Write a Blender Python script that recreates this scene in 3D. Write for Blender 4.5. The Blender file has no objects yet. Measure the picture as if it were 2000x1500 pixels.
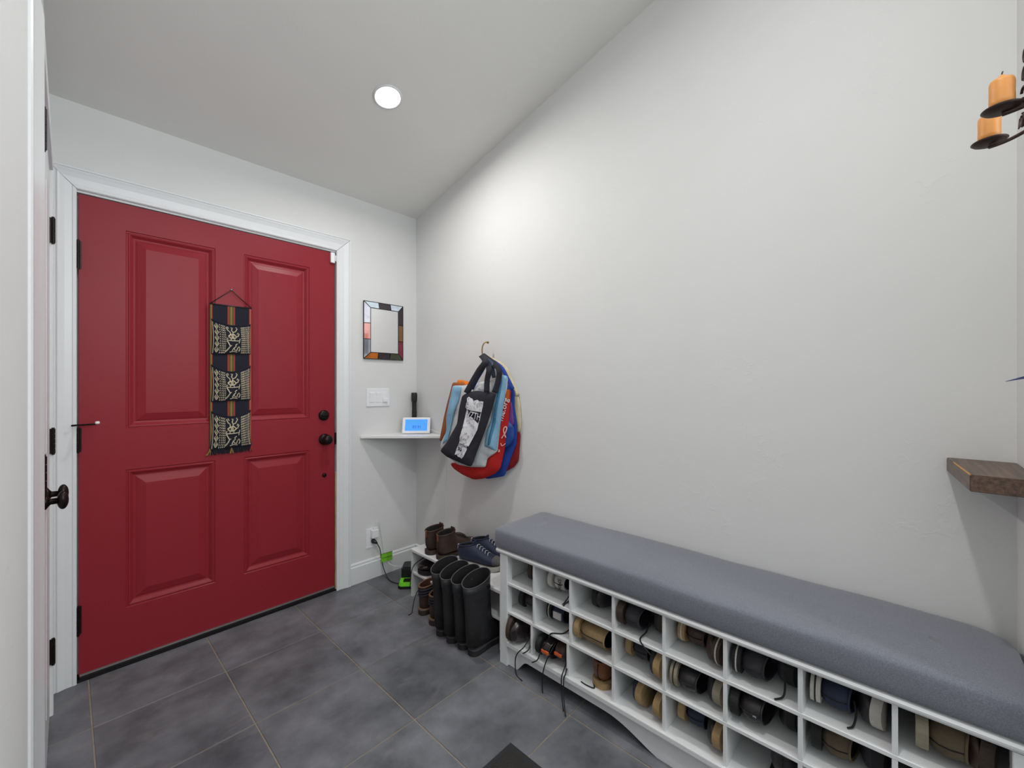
import bpy, bmesh, math, random
from mathutils import Vector, Matrix

random.seed(7)
PI = math.pi
SC = bpy.context.scene
COL = SC.collection

# ------------------------------------------------------------------ camera
cam_data = bpy.data.cameras.new('camera')
cam_data.sensor_width = 36.0
cam_data.lens = 36.0 * 815.0 / 2000.0
cam_data.shift_y = 4.5 / 2000.0
cam_data.clip_start = 0.01
cam = bpy.data.objects.new('camera', cam_data)
COL.objects.link(cam)
cam.location = (0, 0, 1.2406)
cam.rotation_euler = (PI / 2, 0, -0.8161)
SC.camera = cam

# ------------------------------------------------------------------ world, exposure
world = bpy.data.worlds.new('world')
SC.world = world
world.use_nodes = True
wb = world.node_tree.nodes['Background']
wb.inputs[0].default_value = (0.86, 0.93, 1.0, 1)
wb.inputs[1].default_value = 1.2
SC.view_settings.view_transform = 'Standard'
SC.view_settings.look = 'None'
SC.view_settings.gamma = 1.0
SC.view_settings.use_curve_mapping = False
SC.view_settings.exposure = -0.13


def lamp(name, kind, loc, energy, color=(1, 1, 1), size=0.1, rot=(0, 0, 0), size_y=None, spread=180):
    d = bpy.data.lights.new(name, kind)
    d.energy = energy
    d.color = color
    if kind == 'AREA':
        if size_y:
            d.shape = 'RECTANGLE'; d.size = size; d.size_y = size_y
        else:
            d.shape = 'DISK'; d.size = size
    else:
        d.shadow_soft_size = size
    if kind == 'AREA':
        d.spread = math.radians(spread)
    o = bpy.data.objects.new(name, d)
    o.location = loc; o.rotation_euler = rot
    COL.objects.link(o)
    return o


WX = 1.688          # right wall plane
DY = 2.518          # door wall plane
LX = -0.055         # left wall plane
SY = -0.213         # stub wall face (right of the camera)
def ceil_z(y):
    return 2.424 + 0.25 * (DY - y)

TILT = math.atan(0.25)
# the can light over the door corner and three more of the same run behind the camera
lamp('can_light_lamp', 'AREA', (1.035, 1.78, ceil_z(1.78) - 0.012), 12, (1.0, 0.985, 0.96), 0.10, (-TILT, 0, 0), None, 172)
lamp('can_light_lamp', 'AREA', (0.42, 0.25, ceil_z(0.25) - 0.012), 15, (1.0, 0.985, 0.96), 0.10, (-TILT, 0, 0), None, 172)
lamp('can_light_lamp', 'AREA', (1.0, -1.3, ceil_z(-1.3) - 0.012), 14, (1.0, 0.985, 0.96), 0.10, (-TILT, 0, 0), None, 172)
# added soft fill behind the camera, tilted up to brighten ceiling and walls
lamp('hall_fill_lamp', 'AREA', (1.3, -2.93, 2.45), 82, (0.95, 0.985, 1.0), 2.3, (math.radians(108), 0, 0), 1.7)

# ------------------------------------------------------------------ materials
def lin(c):
    return tuple((v / 12.92 if v <= 0.04045 else ((v + 0.055) / 1.055) ** 2.4) for v in c)


def rgb(r, g, b):
    return lin((r / 255.0, g / 255.0, b / 255.0))


MATS = {}


def mat(name, col, rough=0.5, metal=0.0, noise=0.0, nscale=20.0, bump=0.0, bscale=60.0, bdist=0.002,
        spec=0.5, sheen=0.0, coat=0.0, emit=None, estr=0.0, stretch=None, col2=None, cscale=None, rand=0.0):
    if name in MATS:
        return MATS[name]
    m = bpy.data.materials.new(name)
    m.use_nodes = True
    nt = m.node_tree
    N = nt.nodes; L = nt.links
    b = N['Principled BSDF']
    b.inputs['Base Color'].default_value = (*col, 1)
    b.inputs['Roughness'].default_value = rough
    b.inputs['Metallic'].default_value = metal
    b.inputs['Specular IOR Level'].default_value = spec
    b.inputs['Sheen Weight'].default_value = sheen
    b.inputs['Coat Weight'].default_value = coat
    if emit:
        b.inputs['Emission Color'].default_value = (*emit, 1)
        b.inputs['Emission Strength'].default_value = estr
    tc = N.new('ShaderNodeTexCoord')
    mp = N.new('ShaderNodeMapping')
    if stretch:
        mp.inputs['Scale'].default_value = stretch
    L.new(tc.outputs['Object'], mp.inputs['Vector'])
    if noise > 0:
        n = N.new('ShaderNodeTexNoise')
        n.inputs['Scale'].default_value = cscale or nscale
        n.inputs['Detail'].default_value = 6
        n.inputs['Roughness'].default_value = 0.6
        L.new(mp.outputs[0], n.inputs['Vector'])
        r = N.new('ShaderNodeMapRange')
        r.inputs['From Min'].default_value = 0.3
        r.inputs['From Max'].default_value = 0.7
        L.new(n.outputs['Fac'], r.inputs['Value'])
        mx = N.new('ShaderNodeMix'); mx.data_type = 'RGBA'
        c2 = col2 or tuple(v * (1 - noise) for v in col)
        c1 = col if col2 else tuple(min(1, v * (1 + noise)) for v in col)
        mx.inputs['A'].default_value = (*c2, 1)
        mx.inputs['B'].default_value = (*c1, 1)
        L.new(r.outputs[0], mx.inputs['Factor'])
        out = mx.outputs['Result']
        if rand > 0:
            oi = N.new('ShaderNodeObjectInfo')
            rr = N.new('ShaderNodeMapRange')
            rr.inputs['To Min'].default_value = 1 - rand
            rr.inputs['To Max'].default_value = 1 + rand
            L.new(oi.outputs['Random'], rr.inputs['Value'])
            hs = N.new('ShaderNodeHueSaturation')
            L.new(out, hs.inputs['Color'])
            L.new(rr.outputs[0], hs.inputs['Value'])
            out = hs.outputs[0]
        L.new(out, b.inputs['Base Color'])
    if bump > 0:
        n2 = N.new('ShaderNodeTexNoise')
        n2.inputs['Scale'].default_value = bscale
        n2.inputs['Detail'].default_value = 5
        L.new(mp.outputs[0], n2.inputs['Vector'])
        bp = N.new('ShaderNodeBump')
        bp.inputs['Strength'].default_value = bump
        bp.inputs['Distance'].default_value = bdist
        L.new(n2.outputs['Fac'], bp.inputs['Height'])
        L.new(bp.outputs[0], b.inputs['Normal'])
    MATS[name] = m
    return m


def wall_material(name, col):
    """hand-trowelled plaster: flat with a few raised trowel marks"""
    m = mat(name, col, 0.75, noise=0.012, nscale=3, spec=0.3)
    nt = m.node_tree; N = nt.nodes; L = nt.links
    b = N['Principled BSDF']
    geo = N.new('ShaderNodeNewGeometry')
    n1 = N.new('ShaderNodeTexNoise'); n1.inputs['Scale'].default_value = 5; n1.inputs['Detail'].default_value = 3
    n2 = N.new('ShaderNodeTexNoise'); n2.inputs['Scale'].default_value = 26; n2.inputs['Detail'].default_value = 4
    n2.inputs['Distortion'].default_value = 1.2
    L.new(geo.outputs['Position'], n1.inputs['Vector']); L.new(geo.outputs['Position'], n2.inputs['Vector'])
    r1 = N.new('ShaderNodeMapRange'); r1.inputs['From Min'].default_value = 0.54; r1.inputs['From Max'].default_value = 0.68
    r2 = N.new('ShaderNodeMapRange'); r2.inputs['From Min'].default_value = 0.56; r2.inputs['From Max'].default_value = 0.62
    L.new(n1.outputs['Fac'], r1.inputs['Value']); L.new(n2.outputs['Fac'], r2.inputs['Value'])
    mu = N.new('ShaderNodeMath'); mu.operation = 'MULTIPLY'
    L.new(r1.outputs[0], mu.inputs[0]); L.new(r2.outputs[0], mu.inputs[1])
    ad = N.new('ShaderNodeMath'); ad.operation = 'MULTIPLY_ADD'
    L.new(n1.outputs['Fac'], ad.inputs[0]); ad.inputs[1].default_value = 1.2
    L.new(mu.outputs[0], ad.inputs[2])
    bp = N.new('ShaderNodeBump'); bp.inputs['Strength'].default_value = 0.2; bp.inputs['Distance'].default_value = 0.0016
    L.new(ad.outputs[0], bp.inputs['Height']); L.new(bp.outputs[0], b.inputs['Normal'])
    return m


M_WALL = wall_material('plaster_paint', (0.70, 0.705, 0.70))
M_CEIL = wall_material('ceiling_paint', (0.80, 0.80, 0.775))
M_TRIM = mat('white_trim_paint', (0.73, 0.745, 0.76), 0.32, noise=0.015, nscale=6)
M_BENCH = mat('white_bench_paint', (0.74, 0.755, 0.76), 0.35, noise=0.03, nscale=9)
M_DOOR = mat('red_door_paint', rgb(140, 38, 48), 0.36, spec=0.2, noise=0.03, nscale=4, bump=0.12, bscale=22, bdist=0.002, stretch=(1, 1, 0.12))
M_BRONZE = mat('dark_bronze', rgb(34, 25, 24), 0.33, 0.7, noise=0.2, nscale=40)
M_BLACK = mat('black_plastic', rgb(22, 22, 25), 0.4)
M_WHITEP = mat('white_plastic', (0.82, 0.83, 0.85), 0.3)

# ------------------------------------------------------------------ object helpers
def link(o, parent=None):
    COL.objects.link(o)
    if parent is not None:
        o.parent = parent
    return o


def obj(name, me, material=None, parent=None, smooth=False, loc=None):
    """me: mesh or bmesh -> one mesh object"""
    if isinstance(me, bmesh.types.BMesh):
        b = me
        me = bpy.data.meshes.new(name)
        b.normal_update()
        b.to_mesh(me); b.free()
    if material is not None and not me.materials:
        me.materials.append(material)
    if smooth:
        me.shade_smooth()
    o = bpy.data.objects.new(name, me)
    if loc:
        o.location = loc
    return link(o, parent)


def empty(name, loc=(0, 0, 0), rz=0.0, parent=None):
    o = bpy.data.objects.new(name, None)
    o.empty_display_size = 0.05
    o.location = loc
    o.rotation_euler = (0, 0, rz)
    return link(o, parent)


def tag(o, label, cat, group=None):
    o['label'] = label; o['category'] = cat
    if group:
        o['group'] = group
    return o


def struct(o):
    o['kind'] = 'structure'
    return o


def box(x0, x1, y0, y1, z0, z1, b=None, bev=0.0, seg=2):
    bm = b or bmesh.new()
    vs = [bm.verts.new((x, y, z)) for z in (z0, z1) for (x, y) in ((x0, y0), (x1, y0), (x1, y1), (x0, y1))]
    fs = [(3, 2, 1, 0), (4, 5, 6, 7), (0, 1, 5, 4), (1, 2, 6, 5), (2, 3, 7, 6), (3, 0, 4, 7)]
    ff = [bm.faces.new([vs[i] for i in f]) for f in fs]
    if bev > 0:
        es = set(e for f in ff for e in f.edges)
        bmesh.ops.bevel(bm, geom=list(es), offset=bev, segments=seg, affect='EDGES', profile=0.7)
    return bm


def frame_axes(t):
    t = t.normalized()
    a = Vector((0, 0, 1)) if abs(t.z) < 0.9 else Vector((1, 0, 0))
    u = t.cross(a).normalized()
    return u, t.cross(u).normalized()


def tube(pts, r, n=8, closed=False, bm=None, caps=True):
    bm = bm or bmesh.new()
    pts = [Vector(p) for p in pts]
    rings = []
    k = len(pts)
    pu = None
    for i, p in enumerate(pts):
        if closed:
            t = pts[(i + 1) % k] - pts[i - 1]
        else:
            t = pts[min(i + 1, k - 1)] - pts[max(i - 1, 0)]
        if t.length < 1e-9:
            t = Vector((0, 0, 1))
        t.normalize()
        if pu is None:
            u, v = frame_axes(t)
        else:
            u = (pu - t * pu.dot(t))
            if u.length < 1e-6:
                u, v = frame_axes(t)
            u.normalize(); v = t.cross(u)
        pu = u
        rr = r[i] if isinstance(r, (list, tuple)) else r
        rings.append([bm.verts.new(p + (u * math.cos(2 * PI * j / n) + v * math.sin(2 * PI * j / n)) * rr) for j in range(n)])
    m = k if closed else k - 1
    for i in range(m):
        a, b = rings[i], rings[(i + 1) % k]
        for j in range(n):
            bm.faces.new((a[j], a[(j + 1) % n], b[(j + 1) % n], b[j]))
    if caps and not closed:
        bm.faces.new(rings[0][::-1]); bm.faces.new(rings[-1])
    return bm


def smooth_path(pts, k=5):
    """Catmull-Rom through the points"""
    P = [Vector(p) for p in pts]
    out = []
    for i in range(len(P) - 1):
        p0 = P[max(i - 1, 0)]; p1 = P[i]; p2 = P[i + 1]; p3 = P[min(i + 2, len(P) - 1)]
        for s in range(k):
            t = s / k
            out.append(0.5 * ((2 * p1) + (-p0 + p2) * t + (2 * p0 - 5 * p1 + 4 * p2 - p3) * t * t + (-p0 + 3 * p1 - 3 * p2 + p3) * t ** 3))
    out.append(P[-1])
    return out


def lathe(prof, n=20, bm=None, c=(0, 0, 0), axis='z', cap=True):
    """prof: (radius, height) pairs"""
    bm = bm or bmesh.new()
    c = Vector(c)
    rings = []
    for r, h in prof:
        ring = []
        for j in range(n):
            a = 2 * PI * j / n
            p = (r * math.cos(a), r * math.sin(a), h)
            if axis == 'x':
                p = (h, r * math.cos(a), r * math.sin(a))
            elif axis == '-y':
                p = (r * math.cos(a), -h, r * math.sin(a))
            ring.append(bm.verts.new(c + Vector(p)))
        rings.append(ring)
    for a, b in zip(rings, rings[1:]):
        for j in range(n):
            bm.faces.new((a[j], a[(j + 1) % n], b[(j + 1) % n], b[j]))
    if cap:
        bm.faces.new(rings[0][::-1]); bm.faces.new(rings[-1])
    bmesh.ops.recalc_face_normals(bm, faces=bm.faces)
    return bm


def poly_prism(pts, z0, z1, bm=None):
    """plan polygon extruded upward"""
    bm = bm or bmesh.new()
    a = [bm.verts.new((x, y, z0)) for x, y in pts]
    b = [bm.verts.new((x, y, z1)) for x, y in pts]
    n = len(pts)
    bm.faces.new(a[::-1]); bm.faces.new(b)
    for i in range(n):
        bm.faces.new((a[i], a[(i + 1) % n], b[(i + 1) % n], b[i]))
    bmesh.ops.recalc_face_normals(bm, faces=bm.faces)
    return bm


def text_obj(name, s, size, material, parent, matrix, extrude=0.0004, align='CENTER', sx=1.0):
    cu = bpy.data.curves.new(name, 'FONT')
    cu.body = s; cu.size = size; cu.align_x = align; cu.align_y = 'CENTER'
    cu.extrude = extrude
    cu.resolution_u = 3
    tmp = bpy.data.objects.new(name, cu)
    COL.objects.link(tmp)
    dg = bpy.context.evaluated_depsgraph_get()
    me = bpy.data.meshes.new_from_object(tmp.evaluated_get(dg))
    bpy.data.objects.remove(tmp)
    me.materials.clear()
    me.transform(Matrix.Diagonal((sx, 1, 1, 1)))
    me.transform(matrix)
    return obj(name, me, material, parent)


def axes_matrix(origin, x, y):
    x = Vector(x).normalized(); y = Vector(y).normalized(); z = x.cross(y)
    m = Matrix.Identity(4)
    for i in range(3):
        m[i][0] = x[i]; m[i][1] = y[i]; m[i][2] = z[i]; m[i][3] = origin[i]
    return m


# ================================================================== STRUCTURE
HB = -3.0       # back of the hall behind the camera
HX = 2.7        # right side of the hall
T = 0.12


def wall_poly(name, pts, material, thick):
    """vertical wall from a 3-D outline, extruded by the vector thick"""
    bm = bmesh.new()
    a = [bm.verts.new(p) for p in pts]
    b = [bm.verts.new(Vector(p) + Vector(thick)) for p in pts]
    n = len(a)
    bm.faces.new(a); bm.faces.new(b[::-1])
    for i in range(n):
        bm.faces.new((a[i], b[i], b[(i + 1) % n], a[(i + 1) % n]))
    bmesh.ops.recalc_face_normals(bm, faces=bm.faces)
    return struct(obj(name, bm, material))


# door wall with the front door opening (opening x 0.022..1.116, up to z 2.062)
bm = bmesh.new()
for (x0, x1, z0, z1) in ((-0.175, 0.012, 0, 2.06), (1.126, WX + 0.12, 0, 2.06), (-0.175, WX + 0.12, 2.06, 2.424)):
    box(x0, x1, DY, DY + 0.14, z0, z1, bm)
struct(obj('wall_back', bm, M_WALL))
wall_poly('wall_right', [(WX, DY + .14, 0), (WX, SY - T, 0), (WX, SY - T, ceil_z(SY - T)), (WX, DY + .14, 2.39)], M_WALL, (T, 0, 0))
wall_poly('wall_right_return', [(1.30, SY, 0), (WX + T, SY, 0), (WX + T, SY, ceil_z(SY)), (1.30, SY, ceil_z(SY))], M_WALL, (0, -T, 0))
# left wall: plaster up to the closet casing, the closet opening y 1.40..2.34, and the strip to the corner
bm = bmesh.new()
for (y0, y1, z0, z1f) in ((HB, 1.40, 0, None), (2.34, DY, 0, None), (1.40, 2.34, 2.06, None)):
    vs = []
    for x in (LX, LX - T):
        vs.append([bm.verts.new((x, y0, z0)), bm.verts.new((x, y1, z0)), bm.verts.new((x, y1, ceil_z(y1))), bm.verts.new((x, y0, ceil_z(y0)))])
    a, b = vs
    bm.faces.new(a); bm.faces.new(b[::-1])
    for i in range(4):
        bm.faces.new((a[i], b[i], b[(i + 1) % 4], a[(i + 1) % 4]))
bmesh.ops.recalc_face_normals(bm, faces=bm.faces)
struct(obj('wall_left', bm, M_WALL))
wall_poly('wall_hall_right', [(HX, SY - T, 0), (HX, HB, 0), (HX, HB, ceil_z(HB)), (HX, SY - T, ceil_z(SY - T))], M_WALL, (T, 0, 0))
wall_poly('wall_hall_side', [(WX + T, SY, 0), (HX + T, SY, 0), (HX + T, SY, ceil_z(SY)), (WX + T, SY, ceil_z(SY))], M_WALL, (0, -T, 0))
# hall back wall; its window and opening are added to carry the fill lamp
bm = bmesh.new()
for (x0, x1, z0, z1) in ((-0.175, 0.10, 0, 3.9), (2.5, HX + T, 0, 3.9), (0.10, 2.5, 0, 1.5), (0.10, 2.5, 3.4, 3.9)):
    box(x0, x1, HB - T, HB, z0, z1, bm)
struct(obj('wall_front', bm, M_WALL))
w = struct(empty('added_window_1', (1.3, HB, 1.5)))
bm = bmesh.new()
for (x0, x1, z0, z1) in ((-1.2, -1.14, 0, 1.9), (1.14, 1.2, 0, 1.9), (-1.2, 1.2, 0, .06), (-1.2, 1.2, 1.84, 1.9), (-.03, .03, 0, 1.9)):
    box(x0, x1, -0.10, -0.03, z0, z1, bm)
obj('added_window_frame', bm, M_TRIM, w)
# sloping ceiling
bm = bmesh.new()
y0, y1 = DY + 0.14, HB - T
v = [(-0.175, y0, ceil_z(y0)), (HX + T, y0, ceil_z(y0)), (HX + T, y1, ceil_z(y1)), (-0.175, y1, ceil_z(y1))]
a = [bm.verts.new(p) for p in v]; b = [bm.verts.new((p[0], p[1], p[2] + .1)) for p in v]
bm.faces.new(a); bm.faces.new(b[::-1])
for i in range(4):
    bm.faces.new((a[i], b[i], b[(i + 1) % 4], a[(i + 1) % 4]))
bmesh.ops.recalc_face_normals(bm, faces=bm.faces)
struct(obj('ceiling', bm, M_CEIL))

# floor: grout bed and individual slate tiles
M_GROUT = mat('tan_grout', rgb(140, 130, 116), 0.9, noise=0.15, nscale=30)
M_TILE = mat('slate_tile', rgb(124, 126, 132), 0.42, noise=0.3, nscale=3.0, cscale=4.5, bump=0.35, bscale=9, bdist=0.0015, rand=0.13, spec=0.35,
             col2=rgb(74, 76, 81))
nt = M_TILE.node_tree
# scuffs, veins and pale mineral streaks in the slate
N = nt.nodes; L = nt.links
geo = N.new('ShaderNodeNewGeometry')
for old in [n for n in N if n.type == 'TEX_NOISE']:
    for lk in list(old.inputs['Vector'].links):
        L.remove(lk)
    L.new(geo.outputs['Position'], old.inputs['Vector'])
n3 = N.new('ShaderNodeTexNoise'); n3.inputs['Scale'].default_value = 11; n3.inputs['Detail'].default_value = 8; n3.inputs['Distortion'].default_value = 0.8
mp3 = N.new('ShaderNodeMapping'); mp3.inputs['Scale'].default_value = (0.6, 1.6, 1); mp3.inputs['Rotation'].default_value = (0, 0, 0.6)
L.new(geo.outputs['Position'], mp3.inputs['Vector']); L.new(mp3.outputs[0], n3.inputs['Vector'])
r3 = N.new('ShaderNodeMapRange'); r3.inputs['From Min'].default_value = 0.58; r3.inputs['From Max'].default_value = 0.80; r3.inputs['To Max'].default_value = 0.45
L.new(n3.outputs['Fac'], r3.inputs['Value'])
mx3 = N.new('ShaderNodeMix'); mx3.data_type = 'RGBA'; mx3.inputs['B'].default_value = (*rgb(136, 132, 124), 1)
L.new(r3.outputs[0], mx3.inputs['Factor'])
src = N['Principled BSDF'].inputs['Base Color'].links[0].from_socket
L.new(src, mx3.inputs['A']); L.new(mx3.outputs['Result'], N['Principled BSDF'].inputs['Base Color'])

floor = struct(obj('floor', box(-0.175, HX + T, HB - T, DY + 0.3, -0.06, -0.0025), M_GROUT))
PITCH = 0.4105
bm = box(0.0025, PITCH - 0.0025, -PITCH + 0.0025, -0.0025, -0.012, 0.0, bev=0.0012, seg=1)
tile_me = bpy.data.meshes.new('tile'); bm.to_mesh(tile_me); bm.free(); tile_me.materials.append(M_TILE)
ca, sa = math.cos(0.0042), math.sin(0.0042)
for i in range(-1, 7):
    for j in range(-1, 13):
        x = 0.0597 + (i * ca + j * sa) * PITCH
        y = 2.1471 + (i * sa - j * ca) * PITCH
        t = bpy.data.objects.new('tile', tile_me)
        t.location = (x, y, random.uniform(-0.0004, 0.0004)); t.rotation_euler = (0, 0, 0.0042)
        link(t, floor)

# ---------------------------------------------------------------- casings, baseboards
CP = [(0, -0.002), (0, 0.010), (0.004, 0.013), (0.014, 0.013), (0.017, 0.011), (0.045, 0.013), (0.062, 0.018), (0.070, 0.021), (0.076, 0.017), (0.079, 0.021), (0.084, 0.021), (0.087, 0.015), (0.087, -0.002)]
ND = (0, -1, 0)
# three mitred lengths round the front door (the mitre joints show as hairlines)
def mitred(name, p, q, out, m0, m1, prof, nrm):
    """p..q inner edge, out = outward direction, m0/m1 = lengthening per unit of outward offset"""
    bm = bmesh.new()
    p = Vector(p); q = Vector(q); d = (q - p).normalized(); out = Vector(out); nrm = Vector(nrm)
    A = [bm.verts.new(p + out * a - d * (a * m0) + nrm * h) for a, h in prof]
    B = [bm.verts.new(q + out * a + d * (a * m1) + nrm * h) for a, h in prof]
    n = len(prof)
    for j in range(n):
        bm.faces.new((A[j], A[(j + 1) % n], B[(j + 1) % n], B[j]))
    bm.faces.new(A[::-1]); bm.faces.new(B)
    bmesh.ops.recalc_face_normals(bm, faces=bm.faces)
    return struct(obj(name, bm, M_TRIM))


mitred('trim_1', (0.024, DY, 0), (0.024, DY, 2.0615), (-1, 0, 0), 0, 1, [(a * .78, h) for a, h in CP], ND)
mitred('trim_2', (0.0255, DY, 2.0625), (1.1135, DY, 2.0625), (0, 0, 1), 1, 1, CP, ND)
mitred('trim_3', (1.115, DY, 0), (1.115, DY, 2.0615), (1, 0, 0), 0, 1, CP, ND)
# jamb lining and stop
bm = bmesh.new()
box(0.012, 0.0235, DY + 0.001, DY + 0.14, 0, 2.06, bm)
box(1.1155, 1.126, DY + 0.001, DY + 0.14, 0, 2.06, bm)
box(0.0235, 1.1155, DY + 0.001, DY + 0.14, 2.0535, 2.0655, bm)
box(0.0235, 0.040, DY + 0.055, DY + 0.075, 0, 2.0535, bm)
box(1.100, 1.1155, DY + 0.055, DY + 0.075, 0, 2.0535, bm)
struct(obj('trim_4', bm, M_TRIM))
# chewed raw wood at the foot of the right jamb
M_RAW = mat('bare_wood', rgb(176, 152, 118), 0.8, noise=0.3, nscale=60, stretch=(1, 1, .2))
bm = bmesh.new()
box(1.1105, 1.1157, DY - 0.0012, DY + 0.03, 0.0, 0.72, bm)
struct(obj('trim_5', bm, M_RAW))
# metal threshold under the door
bm = box(0.024, 1.115, DY - 0.004, DY + 0.13, 0.0, 0.010, bev=0.003)
struct(obj('door_threshold', bm, mat('bronze_threshold', rgb(28, 24, 24), 0.5, 0.6)))

# closet casing on the left wall, near side and far side and head
NX = (1, 0, 0)
PN = [(0.0, -0.002), (0.0, 0.017), (0.008, 0.019), (0.05, 0.013), (0.10, 0.008), (0.128, 0.007), (0.135, 0.004), (0.135, -0.002)]
mitred('trim_6', (LX, 1.40, 0), (LX, 1.40, 2.055), (0, -1, 0), 0, 0.62, PN, NX)
PF = [(0.0, -0.002), (0.0, 0.015), (0.004, 0.017), (0.05, 0.016), (0.085, 0.012), (0.085, -0.002)]
mitred('trim_7', (LX, 2.338, 0), (LX, 2.338, 2.055), (0, 1, 0), 0, 1, PF, NX)
mitred('trim_8', (LX, 1.40, 2.056), (LX, 2.338, 2.056), (0, 0, 1), 1.6, 1, PF, NX)

BP = [(0.0, -0.001), (0.0, 0.015), (0.104, 0.015), (0.110, 0.010), (0.121, 0.010), (0.128, 0.004), (0.128, -0.001)]
def baseboard(name, p, q, nrm):
    bm = bmesh.new()
    p = Vector(p); q = Vector(q); nrm = Vector(nrm)
    A = [bm.verts.new(p + Vector((0, 0, z)) + nrm * h) for z, h in BP]
    B = [bm.verts.new(q + Vector((0, 0, z)) + nrm * h) for z, h in BP]
    for j in range(len(BP)):
        bm.faces.new((A[j], A[(j + 1) % len(BP)], B[(j + 1) % len(BP)], B[j]))
    bm.faces.new(A[::-1]); bm.faces.new(B)
    bmesh.ops.recalc_face_normals(bm, faces=bm.faces)
    return struct(obj(name, bm, M_TRIM))


baseboard('baseboard_back', (1.2025, DY, 0), (WX - 0.016, DY, 0), ND)
baseboard('baseboard_right', (WX, DY, 0), (WX, 2.16, 0), (-1, 0, 0))

# ---------------------------------------------------------------- front door
X0, X1, Z0, Z1 = 0.0305, 1.1085, 0.020, 2.049
DF = DY + 0.006       # face of the door
door = struct(empty('door_1', (X0, DF, 0.02)))
def dloc(o):
    o.location = (-X0, -DF, -0.02); return o
px = [(0.175, 0.507), (0.631, 0.963)]
pz = [(0.254, 0.869), (1.050, 1.934)]
xs = [X0, px[0][0], px[0][1], px[1][0], px[1][1], X1]
zs = [Z0, pz[0][0], pz[0][1], pz[1][0], pz[1][1], Z1]
bm = bmesh.new()
gv = [[bm.verts.new((x, DF, z)) for z in zs] for x in xs]
for i in range(5):
    for j in range(5):
        if i in (1, 3) and j in (1, 3):
            continue
        bm.faces.new((gv[i][j], gv[i + 1][j], gv[i + 1][j + 1], gv[i][j + 1]))
edge = [gv[i][0] for i in range(6)] + [gv[5][j] for j in range(1, 6)] + [gv[i][5] for i in range(4, -1, -1)] + [gv[0][j] for j in range(4, 0, -1)]
back = [bm.verts.new((v.co.x, DF + 0.044, v.co.z)) for v in edge]
for i in range(len(edge)):
    k = (i + 1) % len(edge)
    bm.faces.new((edge[i], back[i], back[k], edge[k]))
bm.faces.new(back)
bmesh.ops.recalc_face_normals(bm, faces=bm.faces)
dloc(obj('slab', bm, M_DOOR, door))
PP = [(0, 0), (0.003, -0.0035), (0.007, -0.0035), (0.010, -0.001), (0.014, -0.002), (0.026, -0.0125), (0.032, -0.0135), (0.036, -0.0125), (0.040, -0.0105), (0.066, -0.003), (0.068, -0.002)]
for (a, b) in px:
    for (c, d) in pz:
        bm = bmesh.new()
        rings = []
        for o, h in PP:
            rings.append([bm.verts.new((x, DF - h, z)) for x, z in ((a + o, c + o), (b - o, c + o), (b - o, d - o), (a + o, d - o))])
        for r1, r2 in zip(rings, rings[1:]):
            for k in range(4):
                bm.faces.new((r1[k], r1[(k + 1) % 4], r2[(k + 1) % 4], r2[k]))
        bm.faces.new(rings[-1])
        bmesh.ops.recalc_face_normals(bm, faces=bm.faces)
        bm.normal_update()
        if sum(f.normal.y for f in bm.faces) > 0:
            bmesh.ops.reverse_faces(bm, faces=bm.faces)
        dloc(obj('panel', bm, M_DOOR, door))
# hinges with knuckles
def hinge_bm(cx, cy, z0, z1, r=0.0065, leaf=(0, 0, 0, 0)):
    bm = bmesh.new()
    h = (z1 - z0) / 5
    for k in range(5):
        lathe([(r, z0 + k * h + 0.0006), (r, z0 + (k + 1) * h - 0.0006)], 12, bm, (cx, cy, 0))
    lathe([(r * 0.7, z0 - 0.004), (r * 0.7, z1 + 0.004)], 10, bm, (cx, cy, 0))
    return bm


for (a, b) in ((1.733, 1.850), (0.965, 1.066), (0.200, 0.318)):
    bm = hinge_bm(0.0275, DY - 0.006, a, b, 0.0062)
    box(0.0285, 0.0385, DF - 0.0015, DF, a, b, bm)
    dloc(obj('hinge', bm, M_BRONZE, door))
# hinge-pin door stop with white tip
ps = empty('door_stop', (-X0, -DF, -0.02), parent=door)
obj('stop_arm', tube([(0.009, DY - 0.030, 1.079), (0.030, DY - 0.020, 1.0795), (0.052, DY - 0.045, 1.081), (0.078, DY - 0.062, 1.083)], 0.0038, 8), M_BRONZE, ps, True)
o = obj('stop_tip', lathe([(0.006, 0), (0.008, 0.004), (0.006, 0.011)], 10, None, (0.083, DY - 0.075, 1.084), 'z'), M_WHITEP, ps, True)
o['label'] = 'white rubber tip'
# deadbolt turn, knob, small round lock cover, latch edge
bm = lathe([(0.030, 0), (0.031, 0.006), (0.026, 0.012), (0.018, 0.014)], 24, None, (1.044, DF, 1.068), '-y')
dloc(obj('deadbolt_rose', bm, M_BRONZE, door, True))
dloc(obj('thumb_turn', box(1.024, 1.064, DF - 0.026, DF - 0.014, 1.063, 1.073, bev=0.004), M_BRONZE, door, True))
bm = lathe([(0.032, 0), (0.033, 0.006), (0.022, 0.012), (0.012, 0.016), (0.011, 0.030), (0.020, 0.036), (0.028, 0.046), (0.029, 0.056), (0.022, 0.066), (0.010, 0.069)], 24, None, (1.047, DF, 0.925), '-y')
dloc(obj('door_knob', bm, M_BRONZE, door, True))
dloc(obj('viewer_cap', lathe([(0.012, 0), (0.012, 0.006), (0.006, 0.009)], 14, None, (1.047, DF, 0.711), '-y'), M_BRONZE, door, True))
dloc(obj('latch_plate', box(1.1075, 1.117, DF - 0.012, DF + 0.002, 0.89, 0.96, bev=0.003), M_BRONZE, door))
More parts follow.
